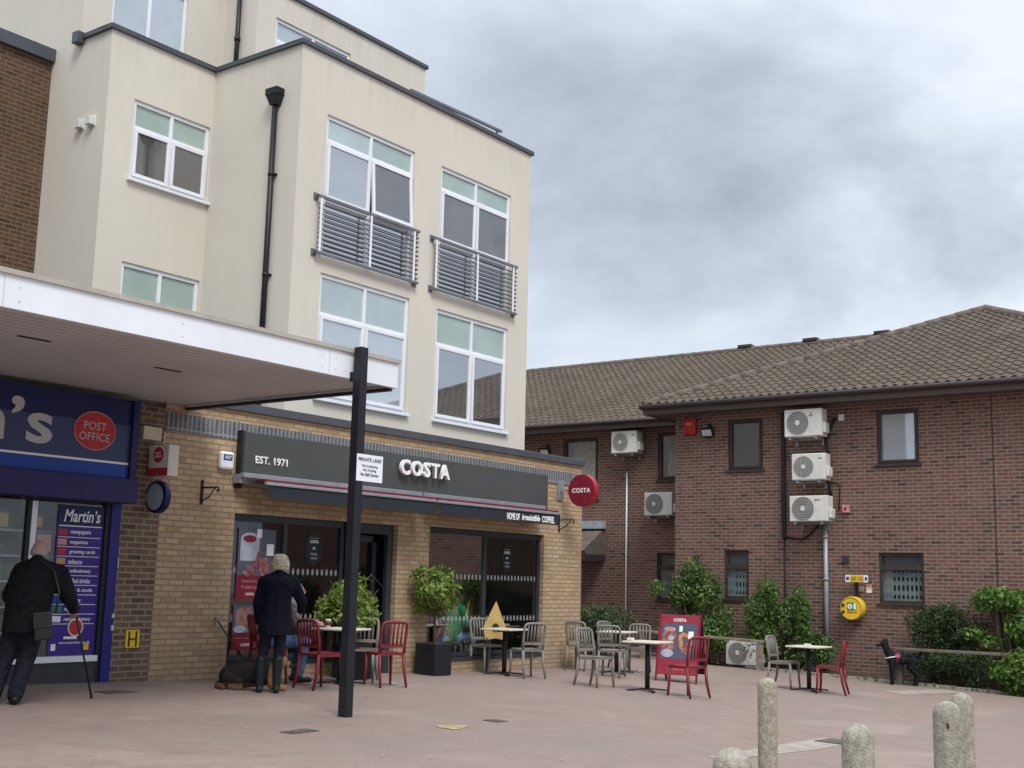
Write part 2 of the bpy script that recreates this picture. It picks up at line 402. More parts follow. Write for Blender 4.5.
def ground_mat():
    m, nt, b = newmat('block paving')
    g = nt.nodes.new('ShaderNodeNewGeometry'); pos = g.outputs['Position']
    mp = nt.nodes.new('ShaderNodeMapping'); mp.inputs['Rotation'].default_value = (0, 0, R(45)); nt.links.new(pos, mp.inputs[0])
    t = nt.nodes.new('ShaderNodeTexBrick'); nt.links.new(mp.outputs[0], t.inputs[0])
    t.inputs['Scale'].default_value = 1; t.inputs['Brick Width'].default_value = .2; t.inputs['Row Height'].default_value = .1; t.inputs['Mortar Size'].default_value = .004
    t.inputs['Color1'].default_value = (0, 0, 0, 1); t.inputs['Color2'].default_value = (1, 1, 1, 1); t.inputs['Mortar'].default_value = (.5, .5, .5, 1)
    base = mixc(nt, t.outputs['Color'], (.275, .19, .158), (.335, .24, .202))
    n1 = noise(nt, pos, .22, 6, .62); n2 = noise(nt, pos, 1.7, 6, .7, .6); n3 = noise(nt, pos, 30, 3, .7); n4 = noise(nt, pos, .55, 5, .6, .3)
    base = mixc(nt, ramp(nt, n1, .35, .68), base, (.275, .22, .188))
    base = mixc(nt, ramp(nt, n2, .48, .75), base, mixc(nt, .4, base, (.17, .14, .122)))
    base = mixc(nt, ramp(nt, n4, .56, .72), base, mixc(nt, .4, base, (.46, .37, .31)))
    base = mixc(nt, ramp(nt, n3, .3, .8), mixc(nt, .25, base, (.1, .08, .07)), base)
    jf = nt.nodes.new('ShaderNodeMath'); jf.operation = 'MULTIPLY'; jf.inputs[1].default_value = .4; nt.links.new(t.outputs['Fac'], jf.inputs[0])
    base = mixc(nt, jf.outputs[0], base, (.17, .14, .12))
    nt.links.new(base, b.inputs['Base Color']); b.inputs['Roughness'].default_value = .85; b.inputs['Specular IOR Level'].default_value = .25
    bump(nt, n3, b, .3, .004); return m
M['ground'] = ground_mat()

def picture_mat(name, lo, hi, accent, scale):
    m, nt, b = newmat(name)
    pos = nt.nodes.new('ShaderNodeNewGeometry').outputs['Position']
    v = nt.nodes.new('ShaderNodeTexVoronoi'); v.inputs['Scale'].default_value = scale; nt.links.new(pos, v.inputs['Vector'])
    c = mixc(nt, ramp(nt, noise(nt, pos, scale*.5, 4, .6, 1), .35, .65), lo, hi)
    c = mixc(nt, ramp(nt, v.outputs['Distance'], .1, .45), accent, c)
    nt.links.new(c, b.inputs['Base Color']); b.inputs['Roughness'].default_value = .35; return m
M['berries'] = picture_mat('berry photo', (.10, .02, .03), (.40, .20, .18), (.42, .02, .035), 22)
M['drinkpic'] = picture_mat('drink photo', (.20, .055, .05), (.40, .22, .19), (.45, .20, .09), 12)
M['foodpic'] = picture_mat('pastry photo', (.45, .18, .10), (.62, .34, .22), (.30, .08, .08), 16)
M['shelfgoods'] = picture_mat('shop shelf goods', (.045, .055, .03), (.20, .21, .13), (.11, .12, .085), 7)
M['slate'] = plain('slate blue print', (.09, .10, .14), .4)
M['bluewhite'] = plain('pale crockery print', (.40, .42, .50), .4, var=.2)
M['ptint'] = plain('pale pink print', (.52, .27, .26), .5, var=.2)
M['orange'] = plain('toasted orange print', (.55, .24, .10), .5, var=.3, scale=20)
M['guard'] = plain('fan guard wire', (.40, .40, .375), .5)
M['pgrey'] = plain('fan grille grey', (.26, .26, .245), .55, var=.12)

# ------------------------------------------------------------------ lettering
def text(s, mat, parent, c, w, h, right=(1, 0, 0), up=(0, 0, 1), ext=.002, bold=0.0, shear=0.0, name='lettering', world=True, spacing=1.0):
    cu = bpy.data.curves.new('t', 'FONT'); cu.body = s; cu.extrude = .01; cu.offset = bold; cu.shear = shear; cu.resolution_u = 3
    cu.space_character = spacing
    o = bpy.data.objects.new('t', cu); col.objects.link(o)
    dg = bpy.context.evaluated_depsgraph_get(); me = bpy.data.meshes.new_from_object(o.evaluated_get(dg))
    bpy.data.objects.remove(o); bpy.data.curves.remove(cu)
    n = len(me.vertices); a = np.empty(n*3); me.vertices.foreach_get('co', a); a = a.reshape(-1, 3)
    lo, hi = a.min(0), a.max(0); mid = (lo+hi)/2
    rt, upv = np.array(V(right).normalized()), np.array(V(up).normalized()); nr = np.cross(rt, upv)
    sx = w/(hi[0]-lo[0]); sy = (h/(hi[1]-lo[1])) if h else sx
    zz = (a[:, 2]-lo[2])/(hi[2]-lo[2]+1e-9)*ext
    b = np.array(c)+np.outer((a[:, 0]-mid[0])*sx, rt)+np.outer((a[:, 1]-mid[1])*sy, upv)+np.outer(zz, nr)
    me.vertices.foreach_set('co', b.ravel()); me.materials.clear(); me.materials.append(mat); me.update()
    return link(name, me, parent, world)

# ------------------------------------------------------------------ organic bodies
def sphere_pts(n=10, m=14):
    vs = [(0, 0, 1)]
    for i in range(1, n):
        t = math.pi*i/n
        for k in range(m):
            a = 2*math.pi*k/m; vs.append((math.sin(t)*math.cos(a), math.sin(t)*math.sin(a), math.cos(t)))
    vs.append((0, 0, -1)); fs = [(0, 1+k, 1+(k+1) % m) for k in range(m)]
    for i in range(n-2):
        for k in range(m): fs.append((1+i*m+k, 1+(i+1)*m+k, 1+(i+1)*m+(k+1) % m, 1+i*m+(k+1) % m))
    L = len(vs)-1; b = 1+(n-2)*m
    fs += [(L, b+(k+1) % m, b+k) for k in range(m)]
    return vs, fs
SP = sphere_pts()
def blob(name, parts, mat, parent, voxel=.012, smooth=3, colf=None, world=False, hem=None):
    """one continuous skin over tapered limbs (p0, r0, p1, r1) and ellipsoids ('e', c, (rx, ry, rz))"""
    mb = MB()
    for pt in parts:
        if pt[0] == 'e':
            c = V(pt[1]); r = pt[2]
            mb.add([(c.x+x*r[0], c.y+y*r[1], c.z+z*r[2]) for x, y, z in SP[0]], SP[1])
        else:
            p0, r0, p1, r1 = V(pt[0]), pt[1], V(pt[2]), pt[3]
            d = (p1-p0)
            q = V((0, 0, 1)).rotation_difference(d.normalized()) if d.length > 1e-6 else None
            vs = []
            for x, y, z in SP[0]:
                k = V((x, y, z))
                if q: k = q @ k
                vs.append((p1+k*r1) if z >= 0 else (p0+k*r0))
            mb.add(vs, SP[1])
    me = mb.mesh(name, None, norm=False)
    o = bpy.data.objects.new('tmp', me); col.objects.link(o)
    md = o.modifiers.new('r', 'REMESH'); md.mode = 'VOXEL'; md.voxel_size = voxel; md.use_smooth_shade = True
    sm = o.modifiers.new('s', 'SMOOTH'); sm.factor = .5; sm.iterations = smooth
    dg = bpy.context.evaluated_depsgraph_get(); me2 = bpy.data.meshes.new_from_object(o.evaluated_get(dg))
    bpy.data.objects.remove(o); bpy.data.meshes.remove(me)
    if hem is not None:
        bm = bmesh.new(); bm.from_mesh(me2)
        r = bmesh.ops.bisect_plane(bm, geom=bm.verts[:]+bm.edges[:]+bm.faces[:], plane_co=(0, 0, hem), plane_no=(0, 0, -1), clear_outer=True)
        ed = [e for e in r['geom_cut'] if isinstance(e, bmesh.types.BMEdge)]
        bmesh.ops.contextual_create(bm, geom=ed); bm.to_mesh(me2); bm.free()
    me2.name = name; me2.materials.clear(); me2.materials.append(mat)
    me2.polygons.foreach_set('use_smooth', [True]*len(me2.polygons))
    if colf:
        at = me2.color_attributes.new('Col', 'FLOAT_COLOR', 'POINT')
        for i, v in enumerate(me2.vertices): at.data[i].color = (*colf(v.co), 1)
    return link(name, me2, parent, world)

# ------------------------------------------------------------------ foliage
def leaves(name, clumps, n, size, mat, parent=None, shell=.5, squash=1.0):
    """n small folded leaves spread through ellipsoid clumps (centre, radii), denser near their surface"""
    vol = np.array([c[1][0]*c[1][1]*c[1][2] for c in clumps])**.75; p = vol/vol.sum()
    idx = rng.choice(len(clumps), n, p=p)
    C = np.array([c[0] for c in clumps])[idx]; Rr = np.array([c[1] for c in clumps])[idx]
    d = rng.normal(size=(n, 3)); d /= np.linalg.norm(d, axis=1)[:, None]
    rad = rng.random(n)**(1/3.)*(1-shell)+shell*(1+rng.normal(size=n)*.24)
    P = C+d*Rr*rad[:, None]
    nrm = d*.6+rng.normal(size=(n, 3))*.8+np.array([0, 0, .45]); nrm /= np.linalg.norm(nrm, axis=1)[:, None]
    t = np.cross(nrm, rng.normal(size=(n, 3))); t /= np.linalg.norm(t, axis=1)[:, None]
    b = np.cross(nrm, t); s = size*(.45+1.0*rng.random(n)**1.4)[:, None]
    v = np.empty((n, 4, 3)); v[:, 0] = P-t*s; v[:, 1] = P-b*s*.48+nrm*s*.14; v[:, 2] = P+t*s; v[:, 3] = P+b*s*.48+nrm*s*.14
    me = bpy.data.meshes.new(name)
    fs = np.arange(n*4).reshape(n, 4)
    tris = np.concatenate([fs[:, [0, 1, 2]], fs[:, [0, 2, 3]]])
    me.from_pydata(v.reshape(-1, 3).tolist(), [], tris.tolist()); me.materials.append(mat); me.update()
    return link(name, me, parent)
def clumps_in(c, r, k, f=.45, seed=0):
    rg = random.Random(seed); out = []
    for i in range(k):
        d = V((rg.gauss(0, 1), rg.gauss(0, 1), rg.gauss(0, 1))).normalized()*(rg.random()**.5)*.75
        q = f*(.7+.6*rg.random())
        out.append(((c[0]+d.x*r[0], c[1]+d.y*r[1], c[2]+d.z*r[2]), (r[0]*q, r[1]*q, r[2]*q)))
    return out

# ================================================================== SETTING
nx, ny = 60, 60
xs = sorted(set([-160, -100, -60, 45, 90, 160]+[-40+80*i/nx for i in range(nx+1)])); ys = sorted(set([-160, -100, -60, 90, 160]+[-40+90*i/ny for i in range(ny+1)]))
mb = MB(); W = len(xs)
mb.add([(x, y, gz(x, y)) for y in ys for x in xs], [(j*W+i, j*W+i+1, (j+1)*W+i+1, (j+1)*W+i) for j in range(len(ys)-1) for i in range(W-1)])
tag(mb.build('ground', M['ground']), kind='structure')

def patch(name, pts, mat, dz=.004, n=1):
    mb = MB(); mb.add([(x, y, gz(x, y)+dz) for x, y in pts], [tuple(range(len(pts)))])
    return tag(mb.build(name, mat), kind='structure')
# planting bed with a kerb along the office wall
mb = MB()
ysl = [4+i*.5 for i in range(23)]
for a, b in zip(ysl, ysl[1:]):
    mb.quad((24.62, a, gz(24.62, a)+.03), (25.6, a, gz(25.6, a)+.05), (25.6, b, gz(25.6, b)+.05), (24.62, b, gz(24.62, b)+.03))
tag(mb.build('planting_bed', M['soil']), kind='structure')
mb = MB()
for a, b in zip(ysl, ysl[1:]):
    if 11.75 < a < 12.6: continue
    v = [(x, y, gz(x, y)+z) for y in (a+.006, b-.006) for x, z in ((24.5, -.05), (24.5, .055), (24.62, .055), (24.62, -.05))]
    mb.add(v, [(0, 1, 2, 3), (7, 6, 5, 4), (0, 4, 5, 1), (1, 5, 6, 2), (2, 6, 7, 3)])
tag(mb.build('kerb', M['kerb']), kind='structure')
# patches let into the paving
def lay(name, x, y, w, d, rz, mat, dz, lab, cat, kind=None, grid=0, group=None):
    m = Matrix.Translation((x, y, gz(x, y))) @ Matrix.Rotation(math.atan(.03), 4, 'X') @ Matrix.Rotation(math.atan(.022), 4, 'Y') @ Matrix.Rotation(rz, 4, 'Z')
    mb = MB(); mb.box(-w/2, -d/2, -.03, w/2, d/2, dz, m)
    if kind: return tag(mb.build(name, mat), kind=kind)
    t = thing(name, lab, cat, (x, y, gz(x, y)), group=group)
    mb.build('frame', mat, t)
    k = MB(); g = grid or 1
    for i in range(g):
        a = -w/2+.025+i*(w-.05)/g; k.box(a+.006, -d/2+.025, dz, a+(w-.05)/g-.006, d/2-.025, dz+.004, m)
    k.build('cover_plate', M['covermetal'], t); return t
M['covermetal'] = plain('worn cover metal', (.13, .112, .1), .6, metal=.3, var=.3, scale=15)
M['paleconc'] = plain('pale concrete strip', (.33, .275, .235), .9, var=.22, scale=5, bmp=.4)
M['yellowpaint'] = plain('worn yellow paint', (.38, .275, .15), .85, var=.35, scale=14)
lay('drain_cover', 8.37, 8.63, .40, .16, R(10), M['covermetal'], .008, 'dark metal drain cover in the paving left of the black pole foot', 'drain cover', grid=3)
lay('stopcock_cover', 11.0, 8.35, .2, .2, 0, M['covermetal'], .008, 'small dark square cover in the paving just beyond the yellow paint', 'utility cover')
lay('access_cover', 13.25, 5.42, .42, .3, R(0), M['covermetal'], .012, 'dark access cover set in the pale concrete strip among the bollards', 'utility cover', grid=2)
lay('inspection_cover', 8.83, 12.05, .42, .26, R(0), M['covermetal'], .008, 'dark flush cover beside the walking stick in front of the newsagent', 'utility cover', grid=2)
def blotch(name, cx, cy, a, b, rz, mat, dz=.005, n=26, seed=1):
    rg = random.Random(seed); pts = []
    for i in range(n):
        t = 2*math.pi*i/n; k = 1+rg.uniform(-.18, .18); x, y = a*math.cos(t)*k, b*math.sin(t)*k
        pts.append((cx+x*math.cos(rz)-y*math.sin(rz), cy+x*math.sin(rz)+y*math.cos(rz)))
    return patch(name, pts, mat, dz)
blotch('yellow_paint_mark', 10.1, 8.22, .22, .14, R(20), M['yellowpaint'], seed=4)
patch('concrete_strip', [(10.6, 5.42), (12.4, 5.24), (13.6, 5.28), (13.5, 5.66), (12.0, 5.64), (10.7, 5.62)], M['paleconc'], .004)
patch('concrete_slab', [(21.6, 7.6), (23.9, 7.2), (24.1, 7.75), (22.0, 8.1)], M['paleconc'], .004)
mb = MB(); rg = random.Random(5)
for k in range(90):
    x, y = rg.uniform(6, 21), rg.uniform(3.5, 12.5); r = rg.choice((.012, .016, .02, .03))
    mb.add([(x+r*math.cos(a)*rg.uniform(.7, 1.3), y+r*math.sin(a), gz(x, y)+.006) for a in [2*math.pi*i/7 for i in range(7)]], [tuple(range(7))])
tag(mb.build('gum_specks', plain('pale gum', (.45, .42, .38), .9)), kind='stuff')
tag(bpy.data.objects['gum_specks'], 'pale gum and litter specks trodden into the paving', 'litter')

# ================================================================== APARTMENT BUILDING WITH CAFÉ
YC = 13.05; YU = 14.44; Y2 = 16.63; YP2 = 17.5
XR = 19.75; X3 = 13.31; X1 = 11.18
apt = thing('apartment_building', 'cream rendered flats with white windows above a yellow brick café front', 'building', (10.01, YC, .18))
cafe_ops = [(11.25, 14.55, .36, 2.33), (15.32, 18.52, .27, 2.36)]
mb = MB(); mb.wallx(YC, 10.01, XR, -.5, 3.32, [(11.25, 13.46, .36, 2.33), (13.46, 14.55, -.5, 2.33), (15.32, 18.52, .27, 2.36)], .22)
mb.wally(XR, YC, 22, -.5, 3.32)
mb.wallx(YC+.012, 10.01, XR, 3.56, 3.72)                          # course over the soldiers
mb.wally(XR-.012, YC+.012, 22, 3.56, 3.72)
mb.build('brick_front', M['cream_brick'], apt)
mb = MB(); mb.box(10.012, YC-.012, 3.32, XR+.01, YC+.2, 3.56); mb.build('soldier_course', M['soldier'], apt)
mb = MB(); mb.box(10.4, YC-.04, 3.72, XR+.04, YU+.2, 3.84); mb.build('ledge_coping', M['coping'], apt, .01)
# rendered upper walls
W1 = (13.94, 16.17, 6.73, 9.19); W2 = (16.93, 19.1, 6.73, 9.16); W3 = (13.96, 16.17, 4.38, 6.46); W4 = (16.93, 19.1, 4.38, 6.43)
W5 = (11.70, 13.27, 7.83, 9.18); W6 = (11.69, 13.25, 4.42, 6.44)
P1 = (11.72, 13.28, 9.9, 11.86); P2 = (14.62, 16.6, 10.35, 11.78)
mb = MB()
mb.wallx(YU, X3, XR, 3.6, 10.2, [W1, W2, W3, W4], .07)
mb.wally(X3, YU, Y2, 3.6, 10.2)
mb.wallx(Y2, X1, X3, 3.3, 10.2, [W5, W6], .07)
mb.wally(X1, Y2, YP2, 3.3, 10.2)
mb.wally(X1, YP2, 27, 3.3, 12.28)
mb.wallx(YP2, X1, 14.16, 9.8, 12.28, [P1], .07)
mb.wally(14.16, Y2, YP2, 9.8, 12.28)
mb.wallx(Y2, 14.16, 18.85, 9.8, 12.28, [P2], .07)
mb.wally(18.85, Y2, 27, 9.8, 12.28); mb.wally(XR, YU, 27, 3.6, 10.2)
mb.wallx(27, X1, XR, -.5, 10.2); mb.wallx(27, X1, 18.85, 10.2, 12.28)
mb.build('rendered_wall', M['render'], apt)
mb = MB(); mb.box(X1+.02, YP2+.02, 12.1, 18.83, 26.98, 12.2); mb.box(X3+.02, YU+.3, 9.85, XR-.02, 26.9, 9.95); mb.box(X1+.02, Y2+.3, 9.85, X3-.02, 26.9, 9.95); mb.build('flat_roof', plain('roof felt', (.08, .08, .085), .9), apt)
# copings
cp = MB(); t_ = .22
cp.box(X3-.05, YU-.05, 10.2, XR+.05, YU+t_, 10.285)
cp.box(X3-.05, YU+t_, 10.2, X3+t_, Y2-.05, 10.285)
cp.box(X1-.05, Y2-.05, 10.2, X3+t_, Y2+t_, 10.285)
cp.box(X1-.05, Y2+t_, 10.2, X1+t_, YP2+.06, 10.285); cp.box(X1-.14, YP2-.12, 10.12, X1-.003, YP2+.05, 10.32)
cp.box(XR-t_, YU+t_, 10.2, XR+.05, 27, 10.285)
cp.box(14.11, Y2-.05, 12.28, 18.9, Y2+t_, 12.365); cp.box(14.11, Y2+t_, 12.28, 14.16+t_, YP2-.05, 12.365); cp.box(X1-.05, YP2-.05, 12.28, 14.16+t_, YP2+t_, 12.365)
cp.box(18.85-t_, Y2+t_, 12.28, 18.9, 27, 12.365); cp.box(X1-.05, YP2+t_, 12.28, X1+t_, 27, 12.365)
cp.build('roof_coping', M['coping'], apt, .008)
rl = MB(); rl.bar((16.6, 15.0, 10.66), (19.45, 15.0, 10.74), .05, .05); rl.bar((17.9, 15, 10.3), (17.9, 15, 10.68), .04, .04); rl.bar((19.3, 15, 10.3), (19.3, 15, 10.72), .04, .04); rl.bar((16.7, 15, 10.3), (16.7, 15, 10.64), .04, .04)
rl.build('roof_rail', M['railgrey'], apt)

def frame_rects(mb, y, x0, x1, z0, z1, w, d=.06):
    mb.box(x0, y, z0, x1, y+d, z0+w); mb.box(x0, y, z1-w, x1, y+d, z1)
    mb.box(x0, y, z0+w, x0+w, y+d, z1-w); mb.box(x1-w, y, z0+w, x1, y+d, z1-w)
def pvc_window(o, y, tiers, sashes, parent, sill=True, panes=('pane_mint', 'pane_dark'), open_sash=None):
    """tiers: z levels from top to bottom; two lights across; the sashes of the tiers named stand proud"""
    x0, x1, z0, z1 = o; xm = (x0+x1)/2; yy = y+.03; w = .065
    f = MB(); frame_rects(f, yy, x0, x1, z0, z1, w)
    f.box(xm-w/2, yy, z0+w, xm+w/2, yy+.06, z1-w)
    for z in tiers[1:-1]:
        f.box(x0+w, yy+.002, z-w/2, xm-w/2, yy+.058, z+w/2); f.box(xm+w/2, yy+.002, z-w/2, x1-w, yy+.058, z+w/2)
    win = f.build('window', M['pvc'], parent, .006)
    for k, (zt, zb) in enumerate(zip(tiers, tiers[1:])):
        for j, (a, b) in enumerate(((x0+w, xm-w/2), (xm+w/2, x1-w))):
            zt2 = zt-(w if k == 0 else w/2); zb2 = zb+(w if k == len(tiers)-2 else w/2)
            if k in sashes:
                s = MB(); frame_rects(s, yy-.028, a-.012, b+.012, zb2-.012, zt2+.012, .06, .04)
                g = MB(); g.quad((a+.04, yy-.005, zb2+.04), (b-.04, yy-.005, zb2+.04), (b-.04, yy-.005, zt2-.04), (a+.04, yy-.005, zt2-.04))
                so = s.build('sash', M['pvc'], win, .005); pane = g.build('pane', M[panes[min(k, len(panes)-1)]], win)
                if open_sash == (k, j):                          # tilted out from its top edge
                    piv = V((a, yy-.02, zt2))
                    mtx = Matrix.Translation(piv) @ Matrix.Rotation(R(-4), 4, 'X') @ Matrix.Translation(-piv)
                    so.data.transform(mtx); pane.data.transform(mtx)
            else:
                g = MB(); g.quad((a, yy+.03, zb2), (b, yy+.03, zb2), (b, yy+.03, zt2), (a, yy+.03, zt2))
                g.build('pane', M[panes[min(k, len(panes)-1)]], win)
    if sill:
        s = MB(); s.box(x0-.05, y-.07, z0-.05, x1+.05, y+.03, z0); s.build('sill', M['pvc'], win, .006)
    return win
pvc_window(W1, YU, (9.19, 8.75, 7.72, 6.73), (1,), apt, False, ('pane_mint', 'pane_dark', 'pane_dark'), open_sash=(1, 1))
pvc_window(W2, YU, (9.16, 8.73, 7.72, 6.73), (1,), apt, False, ('pane_mint', 'pane_dark', 'pane_dark'))
pvc_window(W3, YU, (6.46, 5.78, 4.38), (1,), apt, True, ('pane_mint', 'pane_blind'))
pvc_window(W4, YU, (6.43, 5.78, 4.38), (1,), apt, True, ('pane_mint', 'pane_dark'))
pvc_window(W5, Y2, (9.18, 8.72, 7.83), (1,), apt, True, ('pane_mint', 'pane_dark'))
pvc_window(W6, Y2, (6.44, 5.70, 4.42), (1,), apt, True, ('pane_mint', 'pane_dark'))
pvc_window(P1, YP2, (11.86, 9.9), (), apt, False, ('pane_sky',))
pvc_window(P2, Y2, (11.78, 11.35, 10.35), (1,), apt, False, ('pane_sky', 'pane_dark'))
for x0, x1 in ((13.76, 16.26), (16.71, 19.24)):                  # guard rails over the tall windows
    g = MB(); y = YU-.085; zt, zb = 7.70, 6.75
    for k in range(10): 
        z = zb+.08+k*(zt-zb-.12)/10
        g.tube((x0, y, z), (x1, y, z), .013, n=6); g.tube((x1, y, z), (x1, YU-.01, z), .011, n=6)
    go = g.build('balcony_guard', M['railgrey'], apt)
    p = MB()
    p.bar((x0-.02, y, zt), (x1+.02, y, zt), .04, .045); p.bar((x0-.02, y, zb), (x1+.02, y, zb), .04, .04)
    for x in (x0, x1):
        for z in (zt, zb): p.bar((x, y, z), (x, YU-.005, z), .04, .04); p.box(x-.05, YU-.02, z-.06, x+.05, YU, z+.06)
    p.build('rail', M['railgrey'], go)
    for x in (x0+.05, (x0+x1)/2, x1-.12):
        q = MB(); q.bar((x, y-.012, zb), (x, y-.012, zt), .045, .012); q.build('upright', M['white'], go)
# rainwater pipe with hopper on the return face
py = 14.97
dp = MB(); dp.tube((X3-.07, py, 3.85), (X3-.07, py, 9.25), .048, n=12)
for z in (4.6, 6.3, 8.0): dp.tube((X3-.07, py, z), (X3-.07, py, z+.06), .054, n=12); dp.box(X3-.04, py-.08, z+.015, X3-.002, py+.08, z+.045)
dpo = dp.build('rain_pipe', M['black'], apt)
hp = MB(); hp.add([(X3-.17, py-.13, 9.38), (X3, py-.13, 9.38), (X3, py+.13, 9.38), (X3-.17, py+.13, 9.38), (X3-.13, py-.07, 9.22), (X3, py-.07, 9.22), (X3, py+.07, 9.22), (X3-.13, py+.07, 9.22)],
  [(0, 1, 2, 3), (7, 6, 5, 4), (0, 4, 5, 1), (1, 5, 6, 2), (2, 6, 7, 3), (3, 7, 4, 0)])
hp.box(X3-.18, py-.14, 9.381, X3, py+.14, 9.50); hp.build('hopper', M['black'], dpo, .006)
dp = MB(); dp.tube((14.08, 17.05, 10), (14.08, 17.05, 12.3), .045, n=10); dp.tube((14.08, 17.05, 11.2), (14.08, 17.05, 11.28), .058, n=10); dp.build('rain_pipe', M['black'], apt)
for y in (17.27, 16.98):
    v = MB(); v.box(X1-.10, y-.07, 8.62, X1-.02, y+.07, 8.76); v.box(X1-.02, y-.085, 8.60, X1+.01, y+.085, 8.78); v.build('vent_cowl', M['offwhite'], apt, .01)

# café shopfront joinery
yf = YC+.08; shop_frames = []
def vbar(mb, x, z0, z1, w=.06, y=yf, d=.07): mb.box(x-w/2, y, z0, x+w/2, y+d, z1)
for (a, b, z0, z1, xm) in ((11.25, 13.46, .36, 2.33, 12.27), (15.32, 18.52, .27, 2.36, 16.9)):
    sf = MB()
    sf.box(a, yf, z0, b, yf+.07, z0+.07); sf.box(a, yf, z1-.09, b, yf+.07, z1)
    vbar(sf, a+.035, z0+.07, z1-.09, .07); vbar(sf, b-.035, z0+.07, z1-.09, .07); vbar(sf, xm, z0+.07, z1-.09, .08)
    sfo = sf.build('shopfront_frame', M['anthracite'], apt, .005); shop_frames.append(sfo)
    for c, d in ((a+.07, xm-.04), (xm+.04, b-.07)):
        p = MB(); p.quad((c, yf+.03, z0+.07), (d, yf+.03, z0+.07), (d, yf+.03, z1-.09), (c, yf+.03, z1-.09)); p.build('pane', M['shopglass'], sfo)
for a, b, z in ((11.25, 13.46, .36), (15.32, 18.52, .27)):
    sl = MB(); sl.box(a, YC-.02, z-.06, b, YC+.08, z); sl.build('window_ledge', M['anthracite'], apt)
dr = MB(); vbar(dr, 13.53, .06, 2.33, .12); vbar(dr, 14.48, .06, 2.33, .12); dr.box(13.59, yf, 2.18, 14.42, yf+.07, 2.33)
dro = dr.build('door_frame', M['anthracite'], apt, .004)
dl = MB()
for a in (13.62, 14.30): vbar(dl, a+.04, .12, 2.16, .08, yf+.2, .05)
dl.box(13.62, yf+.2, .1, 14.38, yf+.25, .24); dl.box(13.62, yf+.2, 2.06, 14.38, yf+.25, 2.16); dl.build('door', M['anthracite'], apt)
dg_ = MB(); dg_.quad((13.70, yf+.22, .24), (14.30, yf+.22, .24), (14.30, yf+.22, 2.06), (13.70, yf+.22, 2.06)); dg_.build('pane', M['shopglass'], dro)
# room behind the glass
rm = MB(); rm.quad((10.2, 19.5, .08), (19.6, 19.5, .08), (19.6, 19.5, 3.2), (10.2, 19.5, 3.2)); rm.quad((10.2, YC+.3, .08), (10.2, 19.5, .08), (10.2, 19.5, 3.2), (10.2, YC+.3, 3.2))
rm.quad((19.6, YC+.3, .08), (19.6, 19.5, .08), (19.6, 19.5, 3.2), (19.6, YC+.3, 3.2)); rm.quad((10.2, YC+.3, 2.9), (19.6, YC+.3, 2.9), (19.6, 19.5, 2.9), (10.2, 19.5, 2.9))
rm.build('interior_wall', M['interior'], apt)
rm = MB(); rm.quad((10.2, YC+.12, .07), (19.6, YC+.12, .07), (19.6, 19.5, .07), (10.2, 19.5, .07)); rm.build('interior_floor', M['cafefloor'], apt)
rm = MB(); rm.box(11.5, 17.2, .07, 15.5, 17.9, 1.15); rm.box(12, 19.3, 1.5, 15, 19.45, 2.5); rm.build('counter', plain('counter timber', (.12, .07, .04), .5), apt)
# strips of small ovals etched on the panes
def etch_mat():
    m, nt, b = newmat('etched glass film')
    uv, pos, z = wall_uv(nt)
    at = nt.nodes.new('ShaderNodeUVMap'); sp = nt.nodes.new('ShaderNodeSeparateXYZ'); nt.links.new(at.outputs[0], sp.inputs[0])
    def MM(op, a, b=None):
        k = nt.nodes.new('ShaderNodeMath'); k.operation = op
        for i, v in enumerate((a, b)):
            if v is None: continue
            if hasattr(v, 'is_output'): nt.links.new(v, k.inputs[i])
            else: k.inputs[i].default_value = v
        return k.outputs[0]
    fx = MM('SUBTRACT', MM('FRACT', sp.outputs[0]), .5); fy = MM('SUBTRACT', sp.outputs[1], .5)
    d = MM('ADD', MM('POWER', MM('MULTIPLY', fx, 3.9), 2), MM('POWER', MM('MULTIPLY', fy, 2.1), 2))
    msk = MM('MULTIPLY', MM('LESS_THAN', d, 1.0), .62)
    b.inputs['Base Color'].default_value = (.36, .37, .37, 1); b.inputs['Roughness'].default_value = .8
    tr = nt.nodes.new('ShaderNodeBsdfTransparent'); mx = nt.nodes.new('ShaderNodeMixShader')
    nt.links.new(msk, mx.inputs[0]); nt.links.new(tr.outputs[0], mx.inputs[1]); nt.links.new(b.outputs[0], mx.inputs[2])
    nt.links.new(mx.outputs[0], nt.nodes['Material Output'].inputs[0]); return m
M['etch'] = etch_mat()
for a, b, zs in ((11.34, 12.22, (1.57, .93)), (12.33, 13.38, (1.57, .93)), (15.42, 16.85, (1.57, .88)), (16.97, 18.44, (1.57, .88))):
    for z in zs:
        me = bpy.data.meshes.new('etched_band'); y = yf+.026
        me.from_pydata([(a, y, z-.05), (b, y, z-.05), (b, y, z+.05), (a, y, z+.05)], [], [(0, 1, 2, 3)])
        uvl = me.uv_layers.new(name='UVMap'); n = round((b-a)/.1)
        for i, q in enumerate(((0, 0), (n, 0), (n, 1), (0, 1))): uvl.data[i].uv = q
        me.materials.append(M['etch']); link('etched_band', me, shop_frames[0 if a < 14 else 1])

